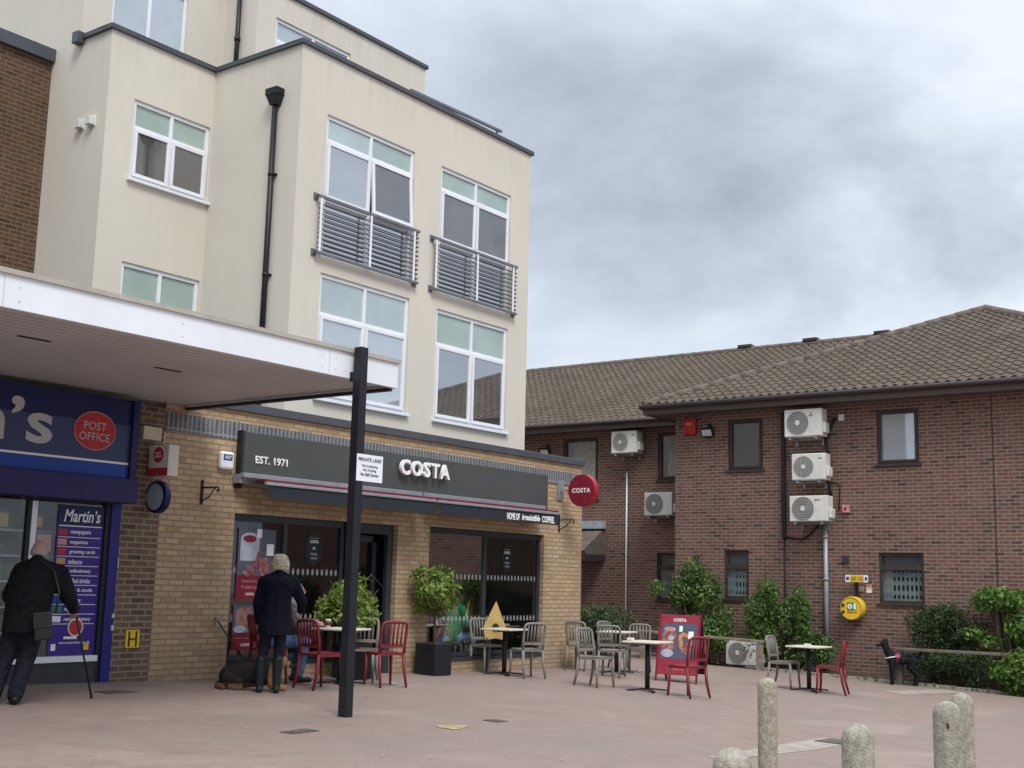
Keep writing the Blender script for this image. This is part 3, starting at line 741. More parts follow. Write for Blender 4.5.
# ---------------------------------------------------------------- poster things in the café window
yf0 = yf; yf = yf-.036
def poster(name, x0, x1, z0, z1, label, rows):
    t = thing(name, label, 'poster', ((x0+x1)/2, yf+.06, z0))
    b = MB(); b.box(x0, yf+.052, z0, x1, yf+.06, z1); b.build('sheet', rows[0], t)
    return t
pt = poster('window_poster', 11.42, 12.10, 1.18, 2.14, 'upper red poster of a cup and berries inside the café window', [M['maroon']])
b = MB(); b.box(11.42, yf+.047, 1.50, 12.10, yf+.051, 2.14); b.build('picture', M['slate'], pt)
b = MB(); b.box(11.46, yf+.0445, 1.70, 11.80, yf+.0455, 2.0); b.build('cup', M['bluewhite'], pt)
b = MB(); b.disc((11.63, yf+.0435, 2.0), (0, -1, 0), .17, 26, .085); b.build('cup_rim', M['bluewhite'], pt)
b = MB(); b.disc((11.62, yf+.0425, 2.0), (0, -1, 0), .12, 20, .05); b.build('tea', M['maroon'], pt)
b = MB()
for i in range(95):
    x, z = random.uniform(11.50, 12.07), random.uniform(1.52, 1.84)
    if z < 1.5+.3*(1-abs(x-11.82)/.34)+.03: b.disc((x, yf+.0405-i*.00005, z), (0, -1, 0), random.uniform(.02, .045), 9)
b.build('fruit', M['berries'], pt)
b = MB(); b.box(11.74, yf+.038, 2.02, 11.83, yf+.04, 2.14); b.box(11.93, yf+.038, 1.78, 12.06, yf+.04, 1.94); b.build('sticker', M['wtext'], pt)
text('Better feel good', M['ptint'], pt, (11.71, yf+.045, 1.42), .38, .05); text('Fresher start', M['ptint'], pt, (11.68, yf+.045, 1.345), .32, .05)
text('COSTA', M['wtext'], pt, (11.67, yf+.045, 1.25), .16, .035, bold=.02)
pt = poster('window_poster', 11.40, 12.02, .50, 1.10, 'lower red poster of a dessert and drink inside the café window', [M['maroon']])
b = MB(); b.box(11.40, yf+.047, .72, 12.02, yf+.051, 1.10); b.build('picture', M['slate'], pt)
b = MB(); b.box(11.44, yf+.043, .74, 11.72, yf+.046, 1.02); b.disc((11.58, yf+.0445, 1.02), (0, -1, 0), .13, 16, .05); b.build('glass', M['drinkpic'], pt)
b = MB(); b.disc((11.84, yf+.0425, .85), (0, -1, 0), .13, 16, .12); b.build('pastry', M['foodpic'], pt)
b = MB(); b.disc((11.52, yf+.041, .78), (0, -1, 0), .11, 16, .05); b.build('saucer', M['bluewhite'], pt)
text('COSTA', M['wtext'], pt, (11.66, yf+.045, .57), .2, .035, bold=.02)
b = MB(); b.box(11.45, yf+.044, .655, 11.97, yf+.046, .661); b.build('rule', M['ptint'], pt)
yf = yf0
for x, lab in ((12.86, 'dark oval sticker on the café glass above the left planter'), (17.55, 'dark oval sticker on the far right café window pane')):
    t = thing('window_sticker', lab, 'sticker', (x, yf+.02, 1.9))
    b = MB(); b.disc((x, yf+.024, 1.92), (0, -1, 0), .17, 30, .25); b.build('disc', M['black'], t)
    text('COSTA', M['wtext'], t, (x, yf+.0225, 2.01), .17, .045, bold=.02); text('FREE', M['gtext'], t, (x, yf+.0225, 1.83), .13, .035); text('WIFI', M['gtext'], t, (x, yf+.0225, 1.77), .13, .03)
    b = MB(); b.add([(x-.04, yf+.0225, 1.90), (x+.04, yf+.0225, 1.90), (x, yf+.0225, 1.95)], [(0, 1, 2)]); b.box(x-.09, yf+.0222, 2.06, x+.09, yf+.0228, 2.065); b.build('mark', M['gtext'], t)

# ---------------------------------------------------------------- café fascia sign and awnings
fs = thing('fascia_sign', 'long dark grey café fascia with raised white letters', 'shop sign', (11.2, YC, 2.8))
b = MB(); b.box(11.25, YC-.10, 2.78, 18.47, YC-.014, 3.44); b.build('panel', M['sign_grey'], fs, .006)
b = MB(); b.box(11.20, YC-.115, 2.66, 11.248, YC-.014, 3.45); b.build('end_cheek', M['blackplastic'], fs)
text('EST. 1971', M['wtext'], fs, (11.76, YC-.102, 3.075), .59, .105, ext=.012, bold=.018, spacing=1.08)
text('COSTA', M['wtext'], fs, (14.95, YC-.15, 3.235), 1.19, .24, ext=.05, bold=.03, spacing=1.2)
b = MB()
for i in range(5): b.tube((14.49+i*.23, YC-.15, 3.2), (14.49+i*.23, YC-.101, 3.2), .012, n=6)
b.build('stand_off', M['steel'], fs)
def awning(x0, x1, label, letters=False):
    q = .02 if letters else .16
    t = thing('awning', label, 'awning', ((x0+x1)/2, YC, 2.7))
    c = MB(); c.box(x0, YC-.24, 2.800, x1, YC-.165, 2.865); c.box(x0, YC-.165, 2.725, x1, YC-.014, 2.850); c.build('cassette', M['steel'], t, .008)
    f = MB(); f.add([(x0+.12, YC-.22, 2.790), (x1-.02, YC-.22, 2.790), (x1-.02, YC-.50, 2.750), (x0+q, YC-.50, 2.750)], [(0, 1, 2, 3)]); f.build('canvas', M['canvasred'], t)
    bb = MB(); bb.box(x0+q-.02, YC-.54, 2.700, x1-.01, YC-.49, 2.745); bb.build('front_bar', M['steel'], t, .008)
    tm = MB(); tm.box(x0+q, YC-.535, 2.747, x1-.012, YC-.30, 2.772); tm.build('red_trim', M['maroon'], t)
    v = MB(); v.add([(x0+q, YC-.52, 2.700), (x1-.005, YC-.52, 2.700), (x1-.008, YC-.525, 2.520), (x0+q*1.5, YC-.525, 2.520)], [(0, 1, 2, 3)]); v.build('valance', M['valance'], t)
    for x in (x0+.5, x1-.5):
        a = MB(); a.bar((x, YC-.2, 2.745), (x+(.3 if x < (x0+x1)/2 else -.3), YC-.35, 2.715), .04, .05); a.bar((x+(.3 if x < (x0+x1)/2 else -.3), YC-.35, 2.715), (x, YC-.49, 2.720), .04, .05); a.build('folding_arm', M['blackplastic'], t)
    if letters:
        k = YC-.527
        text('HOME OF', M['wtext'], t, (16.86, k, 2.600), .36, .115, bold=.03); text('irresistible', M['wtext'], t, (17.37, k, 2.605), .54, .105, bold=.03, shear=.3); text('COFFEE.', M['wtext'], t, (17.89, k, 2.600), .38, .115, bold=.03)
M['canvasred'] = plain('dark red canvas', (.085, .012, .022), .7)
M['valance'] = plain('dark valance cloth', (.022, .026, .034), .8, var=.2)
awning(11.16, 14.83, 'folded dark awning without lettering, over the café door side')
awning(14.87, 18.22, 'folded dark awning with white slogan, over the right café window', True)
# round projecting sign
ds = thing('projecting_sign', 'round maroon sign sticking out at the right corner of the café', 'shop sign', (18.98, YC, 3.2))
b = MB(); b.tube((18.92, 12.52, 3.19), (19.06, 12.52, 3.19), .295, n=48, smooth=True); b.build('drum', M['redrim'], ds, .006)
b = MB(); b.disc((18.915, 12.52, 3.19), (-1, 0, 0), .285, 48); b.build('face', M['maroon'], ds)
text('COSTA', M['wtext'], ds, (18.912, 12.52, 3.19), .40, .085, right=(0, -1, 0), bold=.025, spacing=1.1)
b = MB(); b.bar((18.99, 12.8, 3.2), (18.99, YC-.003, 3.2), .05, .05); b.box(18.9, YC-.03, 3.03, 19.08, YC-.002, 3.4); b.build('bracket', M['steel'], ds)
def wall_bracket(x, z, label):
    t = thing('hanging_bracket', label, 'bracket', (x, YC, z))
    b = MB(); b.box(x-.02, YC-.015, z-.16, x+.02, YC-.001, z+.16); b.path([(x, YC-.01, z+.06), (x, YC-.33, z+.06), (x, YC-.35, z+.03), (x, YC-.33, z), (x, YC-.31, z+.03)], .011, 6)
    b.path([(x, YC-.01, z-.12), (x, YC-.16, z-.06), (x, YC-.27, z+.05)], .009, 6); b.build('iron', M['black'], t)
wall_bracket(10.66, 2.57, 'empty black iron basket bracket left of the café sign')
wall_bracket(18.98, 2.6, 'empty black iron basket bracket under the round maroon sign')
al = thing('alarm_box', 'small white alarm box on yellow brick left of the café sign', 'alarm box', (11.0, YC, 3.02))
b = MB(); b.box(10.89, YC-.08, 2.90, 11.12, YC-.002, 3.14); b.build('case', M['white'], al, .03)
b = MB(); b.box(10.93, YC-.084, 3.02, 11.08, YC-.081, 3.10); b.build('label_panel', M['btext'], al); text('ADT', M['wtext'], al, (11.005, YC-.086, 3.06), .11, .045, bold=.02)
ld = thing('dog_lead', 'black dog lead tied to the hook low on the yellow brick', 'lead', (11.04, YC, .9))
b = MB(); b.tube((11.02, YC-.001, .93), (11.02, YC-.06, .93), .015, n=8); b.ring((11.02, YC-.05, .91), (0, 1, 0), .025, .005, 14, 5); b.build('hook', M['steel'], ld)
b = MB(); b.path([(11.02, YC-.05, .90), (11.1, YC-.16, .72), (11.1, YC-.5, .45), (11.02, 12.1, .38), (10.8, 11.75, .42)], .01, 6); b.build('strap', M['black'], ld)

# ================================================================== NEWSAGENT
nw = thing('newsagent_building', 'dark brown brick block with a blue shopfront under the white canopy', 'building', (8.5, YC, .15))
YB = 18.28
b = MB(); b.wallx(YB, -2, X1-.004, 3.0, 10.0); b.wally(X1-.004, YB, 27, 3.0, 10.0); b.build('upper_brick', M['block_brick'], nw)
b = MB(); b.box(-2, YB-.09, 10.0, X1-.003, YB+.25, 10.22); b.build('roof_edge', M['coping'], nw)
b = MB(); b.box(-2, YB+.26, 9.9, X1-.02, 27, 9.98); b.build('flat_roof', plain('felt', (.07, .07, .075), .9), nw)
b = MB(); b.box(9.44, YC, -.5, 10.006, YC+.4, 3.6); b.build('brick_pier', M['pier_brick'], nw)
b = MB(); b.box(8.75, 18.17, 6.4, 8.8, 18.26, 7.1); b.build('overflow_pipe', M['offwhite'], nw)
b = MB(); b.box(9.30, YC-.01, gz(9.4, 13)-.1, 9.438, YC+.16, 2.5); b.build('shutter_post', M['postblue'], nw, .008)
b = MB(); b.box(9.432, YC-.02, 1.55, 9.44, YC-.011, 1.68); b.box(9.40, YC-.03, .95, 9.43, YC-.011, 1.0); b.box(9.40, YC-.03, .8, 9.43, YC-.011, .86); b.build('lock', M['offwhite'], nw)
b = MB(); b.box(3.0, YC+.02, -.3, 9.24, YC+.2, .44); b.build('stall_riser', M['stall'], nw)
b = MB(); b.box(3.0, YC-.02, .44, 9.24, YC+.14, .51); b.box(8.24, YC+.02, .51, 8.31, YC+.1, 2.3); b.box(6.5, YC+.02, .51, 6.57, YC+.1, 2.3); b.build('window_frame', M['pvc'], nw, .005)
b = MB(); b.box(9.24, YC+.02, -.3, 9.30, YC+.14, 2.5); b.box(8.19, YC+.03, .51, 8.24, YC+.1, 2.3); b.build('window_jamb', M['blackplastic'], nw)
b = MB(); b.quad((3, YC+.06, .51), (9.24, YC+.06, .51), (9.24, YC+.06, 2.3), (3, YC+.06, 2.3)); b.build('shop_pane', M['shopglass'], nw)
b = MB(); b.quad((3, 15.2, .1), (9.4, 15.2, .1), (9.4, 15.2, 3), (3, 15.2, 3)); b.quad((9.42, YC+.1, .1), (9.42, 15.2, .1), (9.42, 15.2, 3), (9.42, YC+.1, 3)); b.quad((3, YC+.2, 2.6), (9.4, YC+.2, 2.6), (9.4, 15.2, 2.6), (3, 15.2, 2.6))
b.quad((3, YC+.2, .12), (9.4, YC+.2, .12), (9.4, 15.2, .12), (3, 15.2, .12)); b.build('shop_interior', plain('shop wall', (.30, .30, .24), .8), nw)
for k, z in enumerate((.75, 1.05, 1.35, 1.65, 1.95)):
    sh = MB(); sh.box(5, 13.55, z, 9.2, 13.95, z+.025)
    x = 5.05
    rg = random.Random(k)
    so = sh.build('shelf', M['white'], nw)
    gd = MB()
    while x < 9.1:
        w = rg.uniform(.08, .2); h = rg.uniform(.1, .24); gd.box(x, 13.6, z+.026, x+w, 13.9, z+.026+h); x += w+.015
    gd.build('goods', M['shelfgoods'], so)
b = MB(); b.box(7.2, YC+.09, .75, 7.95, YC+.10, 1.35); b.build('window_card', M['white'], nw)
b = MB(); b.box(8.36, YC+.075, 1.72, 8.55, YC+.08, 1.92); b.build('notice', M['ptint'], nw)
b = MB(); b.box(8.3, YC+.075, 2.0, 8.42, YC+.08, 2.12); b.box(7.7, YC+.075, 1.98, 7.98, YC+.08, 2.14); b.build('price_card', M['yellowdull'], nw)
b = MB(); b.lathe((7.75, YC+.35, .5), [(.16, 0), (.2, .2), (.17, .6), (.19, .85), (.21, .95), (.1, 1.0), (.07, 1.06), (.09, 1.15), (.10, 1.25), (.06, 1.33), (.002, 1.35)], 18); b.build('display_figure', plain('pale blue display', (.36, .44, .48), .6), nw)
# window poster
YPO = YC+.055
wp = thing('window_poster', 'tall purple newsagent window poster listing goods in white italics', 'poster', (8.93, YC, .52))
b = MB(); b.box(8.60, YPO-.006, .52, 9.236, YPO, 2.28); b.build('sheet', M['poster_purple'], wp)
b = MB(); b.box(8.60, YPO-.009, 2.03, 9.236, YPO-.0065, 2.28); b.build('header', M['navy'], wp)
text("Martin’s", M['wtext'], wp, (8.93, YPO-.011, 2.155), .50, .15, bold=.015, shear=.2)
names = ['newspapers', 'magazines', 'greeting cards', 'tobacco', 'confectionery', 'chilled drinks', 'crisps & snacks', 'batteries', 'top-up', 'national lottery']
icons = ['postred', 'ptint', 'postred', 'yellowdull', 'maroon', 'postred', 'blue', 'blue', 'green', 'white']
ln = MB()
for i, s in enumerate(names):
    z = 1.955-i*.113
    wd = {'newspapers': .28, 'magazines': .25, 'greeting cards': .36, 'tobacco': .19, 'confectionery': .32, 'chilled drinks': .32, 'crisps & snacks': .36, 'batteries': .21, 'top-up': .15, 'national lottery': .37}[s]
    text(s, M['wtext'], wp, (8.78+wd/2, YPO-.009, z-.005), wd, .055, shear=.2, bold=.012)
    ic = MB(); ic.box(8.62, YPO-.009, z-.035, 8.74, YPO-.0065, z+.035); ic.build('icon', M[icons[i]], wp)
    ln.box(8.62, YPO-.0088, z-.06, 9.2, YPO-.0064, z-.053)
ln.box(8.62, YPO-.011, 2.026, 9.21, YPO-.0092, 2.038)
ln.build('rule', M['wtext'], wp)
b = MB(); b.disc((8.95, YPO-.009, .84), (0, -1, 0), .105, 26); b.build('roundel', M['postred'], wp); b = MB(); b.ring((8.95, YPO-.008, .84), (0, 1, 0), .098, .008, 26, 5); b.build('roundel_rim', M['wtext'], wp)
text('www.martins.co.uk', M['wtext'], wp, (8.95, YPO-.009, .665), .42, .03, bold=.01)
b = MB(); b.box(8.64, YPO-.009, .575, 8.70, YPO-.0065, .65); b.box(8.80, YPO-.009, .705, 8.98, YPO-.0065, .735); b.build('sticker', M['wtext'], wp)
b = MB(); b.box(9.08, YPO-.009, .575, 9.15, YPO-.0065, .65); b.build('badge', M['yellow'], wp)
# fascia
nf = thing('fascia_sign', 'navy newsagent fascia with grey lettering and a red oval', 'shop sign', (7.5, YC, 2.35))
YF = YC-.2
b = MB(); b.box(3, YF, 2.79, 9.40, YC+.1, 3.60); b.build('panel', M['navy'], nf)
b = MB(); b.box(3, YF-.004, 2.83, 9.34, YF, 3.28); b.build('face_panel', M['navy2'], nf)
b = MB(); b.box(3, YF-.006, 2.80, 9.34, YF-.0005, 2.826); b.build('rule', M['wtext'], nf)
b = MB(); b.box(3, YF-.006, 2.64, 9.34, YF, 2.795); b.build('blue_band', M['blue'], nf)
b = MB(); b.box(9.34, YF-.05, 2.62, 9.43, YC, 3.60); b.build('end_cheek', M['navy'], nf)
b = MB(); b.box(3, YF-.10, 2.33, 9.44, YC+.015, 2.63); b.build('shutter_box', M['purple'], nf, .012)
text("Martin’s", M['gtext'], nf, (6.71, YF-.012, 3.195), 3.1, .515, ext=.006, bold=.02)
b = MB(); b.disc((8.83, YF-.010, 3.165), (0, -1, 0), .285, 40, .225); b.build('oval', M['postred'], nf)
rg_ = MB()
for i in range(48):
    a0, a1 = 2*math.pi*i/48, 2*math.pi*(i+1)/48
    rg_.bar((8.83+.287*math.cos(a0), YF-.012, 3.165+.227*math.sin(a0)), (8.83+.287*math.cos(a1), YF-.012, 3.165+.227*math.sin(a1)), .006, .012)
rg_.build('oval_rim', M['ptint'], nf)
text('POST', M['ptext'] if 'ptext' in M else M['gtext'], nf, (8.83, YF-.013, 3.225), .31, .095); text('OFFICE', M['gtext'], nf, (8.83, YF-.013, 3.095), .42, .095)
# small wall things on the pier
bx = thing('junction_box', 'plain cream box on the brick pier above the small post sign', 'wall box', (9.83, YC, 3.15)); b = MB(); b.box(9.61, YC-.1, 3.16, 9.89, YC-.002, 3.33); b.build('case', plain('cream box', (.62, .56, .44), .6), bx, .01)
ps = thing('projecting_sign', 'white and red box sign projecting from the brown brick pier', 'shop sign', (9.810, YC, 2.9))
b = MB(); b.box(9.750, YC-.44, 2.70, 9.910, YC-.05, 3.09); b.build('case', M['offwhite'], ps, .006)
b = MB(); b.box(9.743, YC-.44, 2.70, 9.749, YC-.05, 2.80); b.build('red_band', M['postred'], ps)
b = MB(); b.disc((9.745, YC-.245, 2.965), (-1, 0, 0), .10, 28); b.build('roundel', M['postred'], ps)
text('POST', M['wtext'], ps, (9.743, YC-.245, 2.985), .11, .03, right=(0, -1, 0)); text('OFFICE', M['wtext'], ps, (9.743, YC-.245, 2.945), .14, .03, right=(0, -1, 0))
b = MB(); b.bar((9.830, YC-.05, 2.9), (9.830, YC-.002, 2.9), .08, .2); b.build('bracket', M['steel'], ps)
rm_ = thing('round_lamp', 'round pale lens in a navy rim projecting from the brick pier', 'wall lamp', (9.830, YC, 2.45))
b = MB(); b.tube((9.790, 12.87, 2.445), (9.880, 12.87, 2.445), .205, n=36); b.build('drum', M['navy'], rm_, .01)
b = MB(); b.disc((9.783, 12.87, 2.445), (-1, 0, 0), .165, 36); b.build('lens', M['mirrorglass'], rm_)
b = MB(); b.bar((9.835, 13.0, 2.45), (9.835, YC-.002, 2.45), .07, .12); b.build('bracket', M['navy'], rm_)
hs = thing('hydrant_sign', 'small yellow hydrant plate low on the brown brick pier', 'sign', (9.73, YC, .6))
b = MB(); b.box(9.63, YC-.012, .585, 9.83, YC-.002, .80); b.build('plate', M['yellow'], hs)
b = MB(); b.box(9.665, YC-.015, .60, 9.69, YC-.0125, .785); b.box(9.77, YC-.015, .60, 9.795, YC-.0125, .785); b.box(9.69, YC-.015, .68, 9.77, YC-.0125, .70); b.build('lettering', M['ktext'], hs)

# ================================================================== CANOPY AND POST
cn = thing('canopy', 'long flat canopy with white fascia over the newsagent', 'canopy', (7, 11, 3.4))
YK = 9.42; XK = 10.40
M['soffit'] = None
def soffit_mat():
    m, nt, b = newmat('slatted soffit')
    g = nt.nodes.new('ShaderNodeNewGeometry'); s = nt.nodes.new('ShaderNodeSeparateXYZ'); nt.links.new(g.outputs['Position'], s.inputs[0])
    k = nt.nodes.new('ShaderNodeMath'); k.operation = 'MULTIPLY'; k.inputs[1].default_value = 7.5; nt.links.new(s.outputs[1], k.inputs[0])
    f = nt.nodes.new('ShaderNodeMath'); f.operation = 'FRACT'; nt.links.new(k.outputs[0], f.inputs[0])
    e = ramp(nt, f.outputs[0], .08, .2)
    n = noise(nt, g.outputs['Position'], .8, 4)
    c = mixc(nt, ramp(nt, n, .3, .7), (.56, .545, .54), (.68, .66, .65)); c = mixc(nt, e, (.22, .21, .205), c)
    nt.links.new(c, b.inputs['Base Color']); b.inputs['Roughness'].default_value = .5; bump(nt, e, b, .5, .01); return m
M['soffit'] = soffit_mat()
CZ0, CZ1 = 3.65, 3.935
b = MB(); b.box(-3, YK, CZ0, XK, YK+.06, CZ1); b.box(XK-.06, YK+.06, CZ0, XK, YC+.6, CZ1); b.build('fascia', M['white'], cn)
b = MB(); b.box(-3, YK-.025, CZ1, XK+.025, YK+.2, CZ1+.045); b.box(XK-.2, YK+.2, CZ1, XK+.025, YC+.6, CZ1+.045); b.build('edge_trim', plain('beige trim', (.42, .39, .34), .6), cn)
b = MB(); b.box(-3, YK+.06, CZ0+.03, XK-.06, YC+.6, CZ0+.06); b.build('soffit', M['soffit'], cn)
b = MB(); b.box(-3, YK+.2, CZ1-.03, XK-.2, 18.2, CZ1+.02); b.build('deck', plain('felt deck', (.09, .09, .09), .9), cn)
b = MB(); b.box(XK-.09, YK+.07, CZ0-.03, XK-.01, YC+.5, CZ0+.0); b.build('edge_channel', M['blackplastic'], cn)
rv = MB()
for x in (5.35, 5.65, 7.35, 9.2, 9.4):
    for z in (3.72, 3.84): rv.disc((x, YK-.003, z), (0, -1, 0), .009, 8)
rv.box(5.50, YK-.002, CZ0+.01, 5.506, YK-.0005, CZ1-.01); rv.box(9.30, YK-.002, CZ0+.01, 9.306, YK-.0005, CZ1-.01)
rv.build('fixing', plain('grey fixing', (.5, .52, .56), .5), cn)
for x, y in ((6.55, 10.6), (8.35, 10.9)):
    r = MB(); r.box(x-.17, y-.02, CZ0+.022, x+.17, y+.03, CZ0+.0285); r.build('damaged_slat', plain('damaged slat dark', (.05, .04, .035), .7), cn)  # thin dark strip standing for a damaged slat in the soffit
pl = thing('canopy_post', 'tall square black post standing in front of the canopy end', 'post', (9.66, 9.3, gz(9.66, 9.3)))
b = MB(); b.box(9.66-.056, 9.3-.056, gz(9.66, 9.3)-.05, 9.66+.056, 9.3+.056, 3.99); b.build('shaft', M['black'], pl, .008)
b = MB(); b.box(9.62, 9.357, 3.62, 9.70, YK, 3.72); b.build('fixing_plate', M['black'], pl)
sg = thing('notice_sign', 'small white private land notice fixed to the black canopy post', 'sign', (9.75, 9.22, 2.65))
cx, cy, cz = 9.80, 9.222, 2.70
b = MB(); b.box(9.60, 9.232, 2.53, 10.005, 9.239, 2.82); b.build('plate', M['white'], sg)
text('PRIVATE LAND', M['ktext'], sg, (9.80, 9.229, 2.765), .36, .038); 
for i, (s, w) in enumerate((('No Loitering', .24), ('No Cycling', .2), ('No Ball Games', .28))): text(s, M['ktext'], sg, (9.80, 9.229, 2.695-i*.045), w, .032)

# ================================================================== OFFICE BUILDING
XO = 25.5; XB = 27.5; YO = 14.25
of = thing('office_building', 'two storey red brick office with brown tiled hipped roof', 'building', (XO, 10, -.2))
U1 = (12.02, 12.88, 4.13, 5.30); U2 = (8.51, 9.40, 4.14, 5.30); L1 = (12.38, 12.99, 1.26, 2.34); L2 = (8.48, 9.42, 1.26, 2.30)
B1 = (17.68, 18.80, 3.71, 5.36); B2 = (15.28, 15.87, 4.16, 5.39); BL = (15.28, 15.88, 1.16, 2.33)
b = MB(); b.wally(XO, -2, YO, -.8, 5.72, [U1, U2, L1, L2], .1); b.wallx(YO, XO, XB, -.8, 5.72); b.wally(XB, YO, 32, -.8, 5.9, [B1, B2, BL], .1)
b.wally(36, -2, 32, -.8, 5.6); b.wallx(-2, XO, 36, -.8, 5.6); b.wallx(32, XB, 36, -.8, 5.6)
b.build('brick_wall', M['red_brick'], of)
b = MB()
for a, y, c, d in ((XO, 7.03, -.3, 5.6),): b.box(a-.006, y-.008, c, a-.001, y+.008, d)
b.build('movement_joint', M['blackplastic'], of)
def office_window(x, o, parent, split=0, grille=False, pane='pane_office', curtain=0, hinge=False):
    y0, y1, z0, z1 = o; w = .06; f = MB(); xx = x+.035
    f.box(xx, y0, z0, xx+.06, y1, z0+w); f.box(xx, y0, z1-w, xx+.06, y1, z1); f.box(xx, y0, z0+w, xx+.06, y0+w, z1-w); f.box(xx, y1-w, z0+w, xx+.06, y1, z1-w)
    f.box(x-.04, y0-.05, z0-.045, x+.035, y1+.05, z0)
    if split: f.box(xx-.012, y0+w, split-.06, xx+.059, y1-w, split+.04)
    win = f.build('window', M['brownframe'], parent, .005)
    g = MB(); g.quad((xx+.03, y0+w, z0+w), (xx+.03, y1-w, z0+w), (xx+.03, y1-w, z1-w), (xx+.03, y0+w, z1-w)); g.build('pane', M[pane], win)
    if not grille:
        k = MB(); frame = .035
        k.box(xx-.015, y0+w-.01, z0+w-.01, xx, y1-w+.01, z0+w+frame); k.box(xx-.015, y0+w-.01, z1-w-frame, xx, y1-w+.01, z1-w+.01); k.box(xx-.015, y0+w-.01, z0+w+frame, xx, y0+w+frame, z1-w-frame); k.box(xx-.015, y1-w-frame, z0+w+frame, xx, y1-w+.01, z1-w-frame); k.build('sash', M['brownframe'], win)
    if grille:
        c = MB(); c.quad((xx+.1, y1-w-.16, z0+w), (xx+.1, y1-w, z0+w), (xx+.1, y1-w, split-.06), (xx+.1, y1-w-.16, split-.06)); c.build('blind_edge', plain('pale blue blind', (.40, .50, .56), .8), win)
    if curtain:
        c = MB(); n = 30; ya, yb = curtain
        vs = []
        for i in range(n+1):
            y = ya+(yb-ya)*i/n; vs += [(xx+.022-.006*math.sin(i*1.9), y, z0+w), (xx+.022-.006*math.sin(i*1.9), y, z1-w)]
        c.add(vs, [(2*i, 2*i+2, 2*i+3, 2*i+1) for i in range(n)], True); c.build('curtain', M['curtain'], win)
    if grille:
        bk = MB(); bk.quad((xx+.2, y0, z0), (xx+.2, y1, z0), (xx+.2, y1, z1), (xx+.2, y0, z1)); bk.build('dark_backing', plain('dark room', (.05, .06, .065), .9), win); fb = MB(); fb.quad((xx+.12, y0+w, split+.05), (xx+.12, y1-w, split+.05), (xx+.12, y1-w, z1-w), (xx+.12, y0+w, z1-w)); fb.build('fanlight_blind', plain('fanlight blind', (.20, .24, .26), .8), win)  # backing sheet painted dark to stand for the unlit room
        k = MB(); gx = xx+.07; n = max(4, int((y1-y0)/.10)); zt = (split or z1)-w/2
        for i in range(n+1):
            y = y0+w+(y1-y0-2*w)*i/n
            k.box(gx, y-.017, z0+w, gx+.012, y+.017, (split or z1)-.07)
            if i < n:
                yn = y0+w+(y1-y0-2*w)*(i+1)/n
                for zc in (z0+.22, z0+.42, zt-.12):
                    k.bar((gx+.014, y, zc-.06), (gx+.014, yn, zc+.06), .012, .03); k.bar((gx+.018, y, zc+.06), (gx+.018, yn, zc-.06), .012, .03)
        k.bar((gx, y0+w, z0+w+.02), (gx, y1-w, z0+w+.02), .02, .04)
        k.build('grille', plain('pale blue grille', (.42, .48, .52), .6), win)
    return win
office_window(XO, U1, of); office_window(XO, U2, of, pane='pane_sky')
office_window(XO, L1, of, 1.98, True, 'pane_lower'); office_window(XO, L2, of, 2.0, True, 'pane_lower')
office_window(XB, B1, of, curtain=(17.74, 18.5)); office_window(XB, B2, of, curtain=(15.34, 15.6)); office_window(XB, BL, of, 1.98, True, 'pane_lower')
# roof: real tile relief, clipped along the hips
tp = .456; EX = 24.95; EY = 14.8; EZ = 5.70; T = 6.16
def tiled(name, u_dir, origin, up_dir, length, run, clip, parent):
    """tiles laid in courses up a slope: origin at the eave, u_dir along it, up_dir (horizontal) into the roof"""
    gauge = .30; tw = .215; rows = int(run/(gauge*math.cos(math.atan(tp))))+1; cols = int(length/tw)
    u = V(u_dir); w = V(up_dir); sl = (w+V((0, 0, tp))).normalized(); nn = u.cross(sl); nn = nn if nn.z > 0 else -nn
    prof = [(0, .0), (.12, .025), (.28, .034), (.44, .025), (.56, .0), (.78, -.006)]
    vs = []; fs = []; cs = []
    pts = [(c+q[0], q[1]) for c in range(cols) for q in prof]+[(cols, 0)]
    n = len(pts); rg = random.Random(3)
    for r in range(rows):
        b0 = len(vs); tone = [rg.uniform(.84, 1.1) for c in range(cols+1)]
        for k, (s, h) in enumerate(((r*gauge-.03, .034), (r*gauge-.03, .0), ((r+1)*gauge, .0))):
            for (t, q) in pts:
                jit = 0
                hh = q+(h if k == 0 else (-.02 if k == 1 else 0.0))
                if k == 0: hh = q+.024
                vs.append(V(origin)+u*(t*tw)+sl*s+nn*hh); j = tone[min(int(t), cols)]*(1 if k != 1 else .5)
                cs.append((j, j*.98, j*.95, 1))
        for i in range(n-1):
            fs.append((b0+i, b0+i+1, b0+2*n+i+1, b0+2*n+i)); fs.append((b0+n+i, b0+n+i+1, b0+i+1, b0+i))
    me = bpy.data.meshes.new(name); me.from_pydata([tuple(p) for p in vs], [], fs)
    at = me.color_attributes.new('Col', 'FLOAT_COLOR', 'POINT'); at.data.foreach_set('color', [x for c in cs for x in c])
    bm = bmesh.new(); bm.from_mesh(me)
    for co, no in clip:
        bmesh.ops.bisect_plane(bm, geom=bm.verts[:]+bm.edges[:]+bm.faces[:], plane_co=co, plane_no=no, clear_outer=True)
    bm.to_mesh(me); bm.free(); me.materials.append(M['tiles']); me.update()
    return link(name, me, parent)
AP = (EX+T, EY-T)
s2 = 1/math.sqrt(2)
# front hip face rising towards +X, between two hips
tiled('roof_slope', (0, 1, 0), (EX, EY-2*T, EZ), (1, 0, 0), 2*T+.05, T, [((EX, EY, 0), (s2, s2, 0)), ((EX, EY-2*T, 0), (s2, -s2, 0))], of)
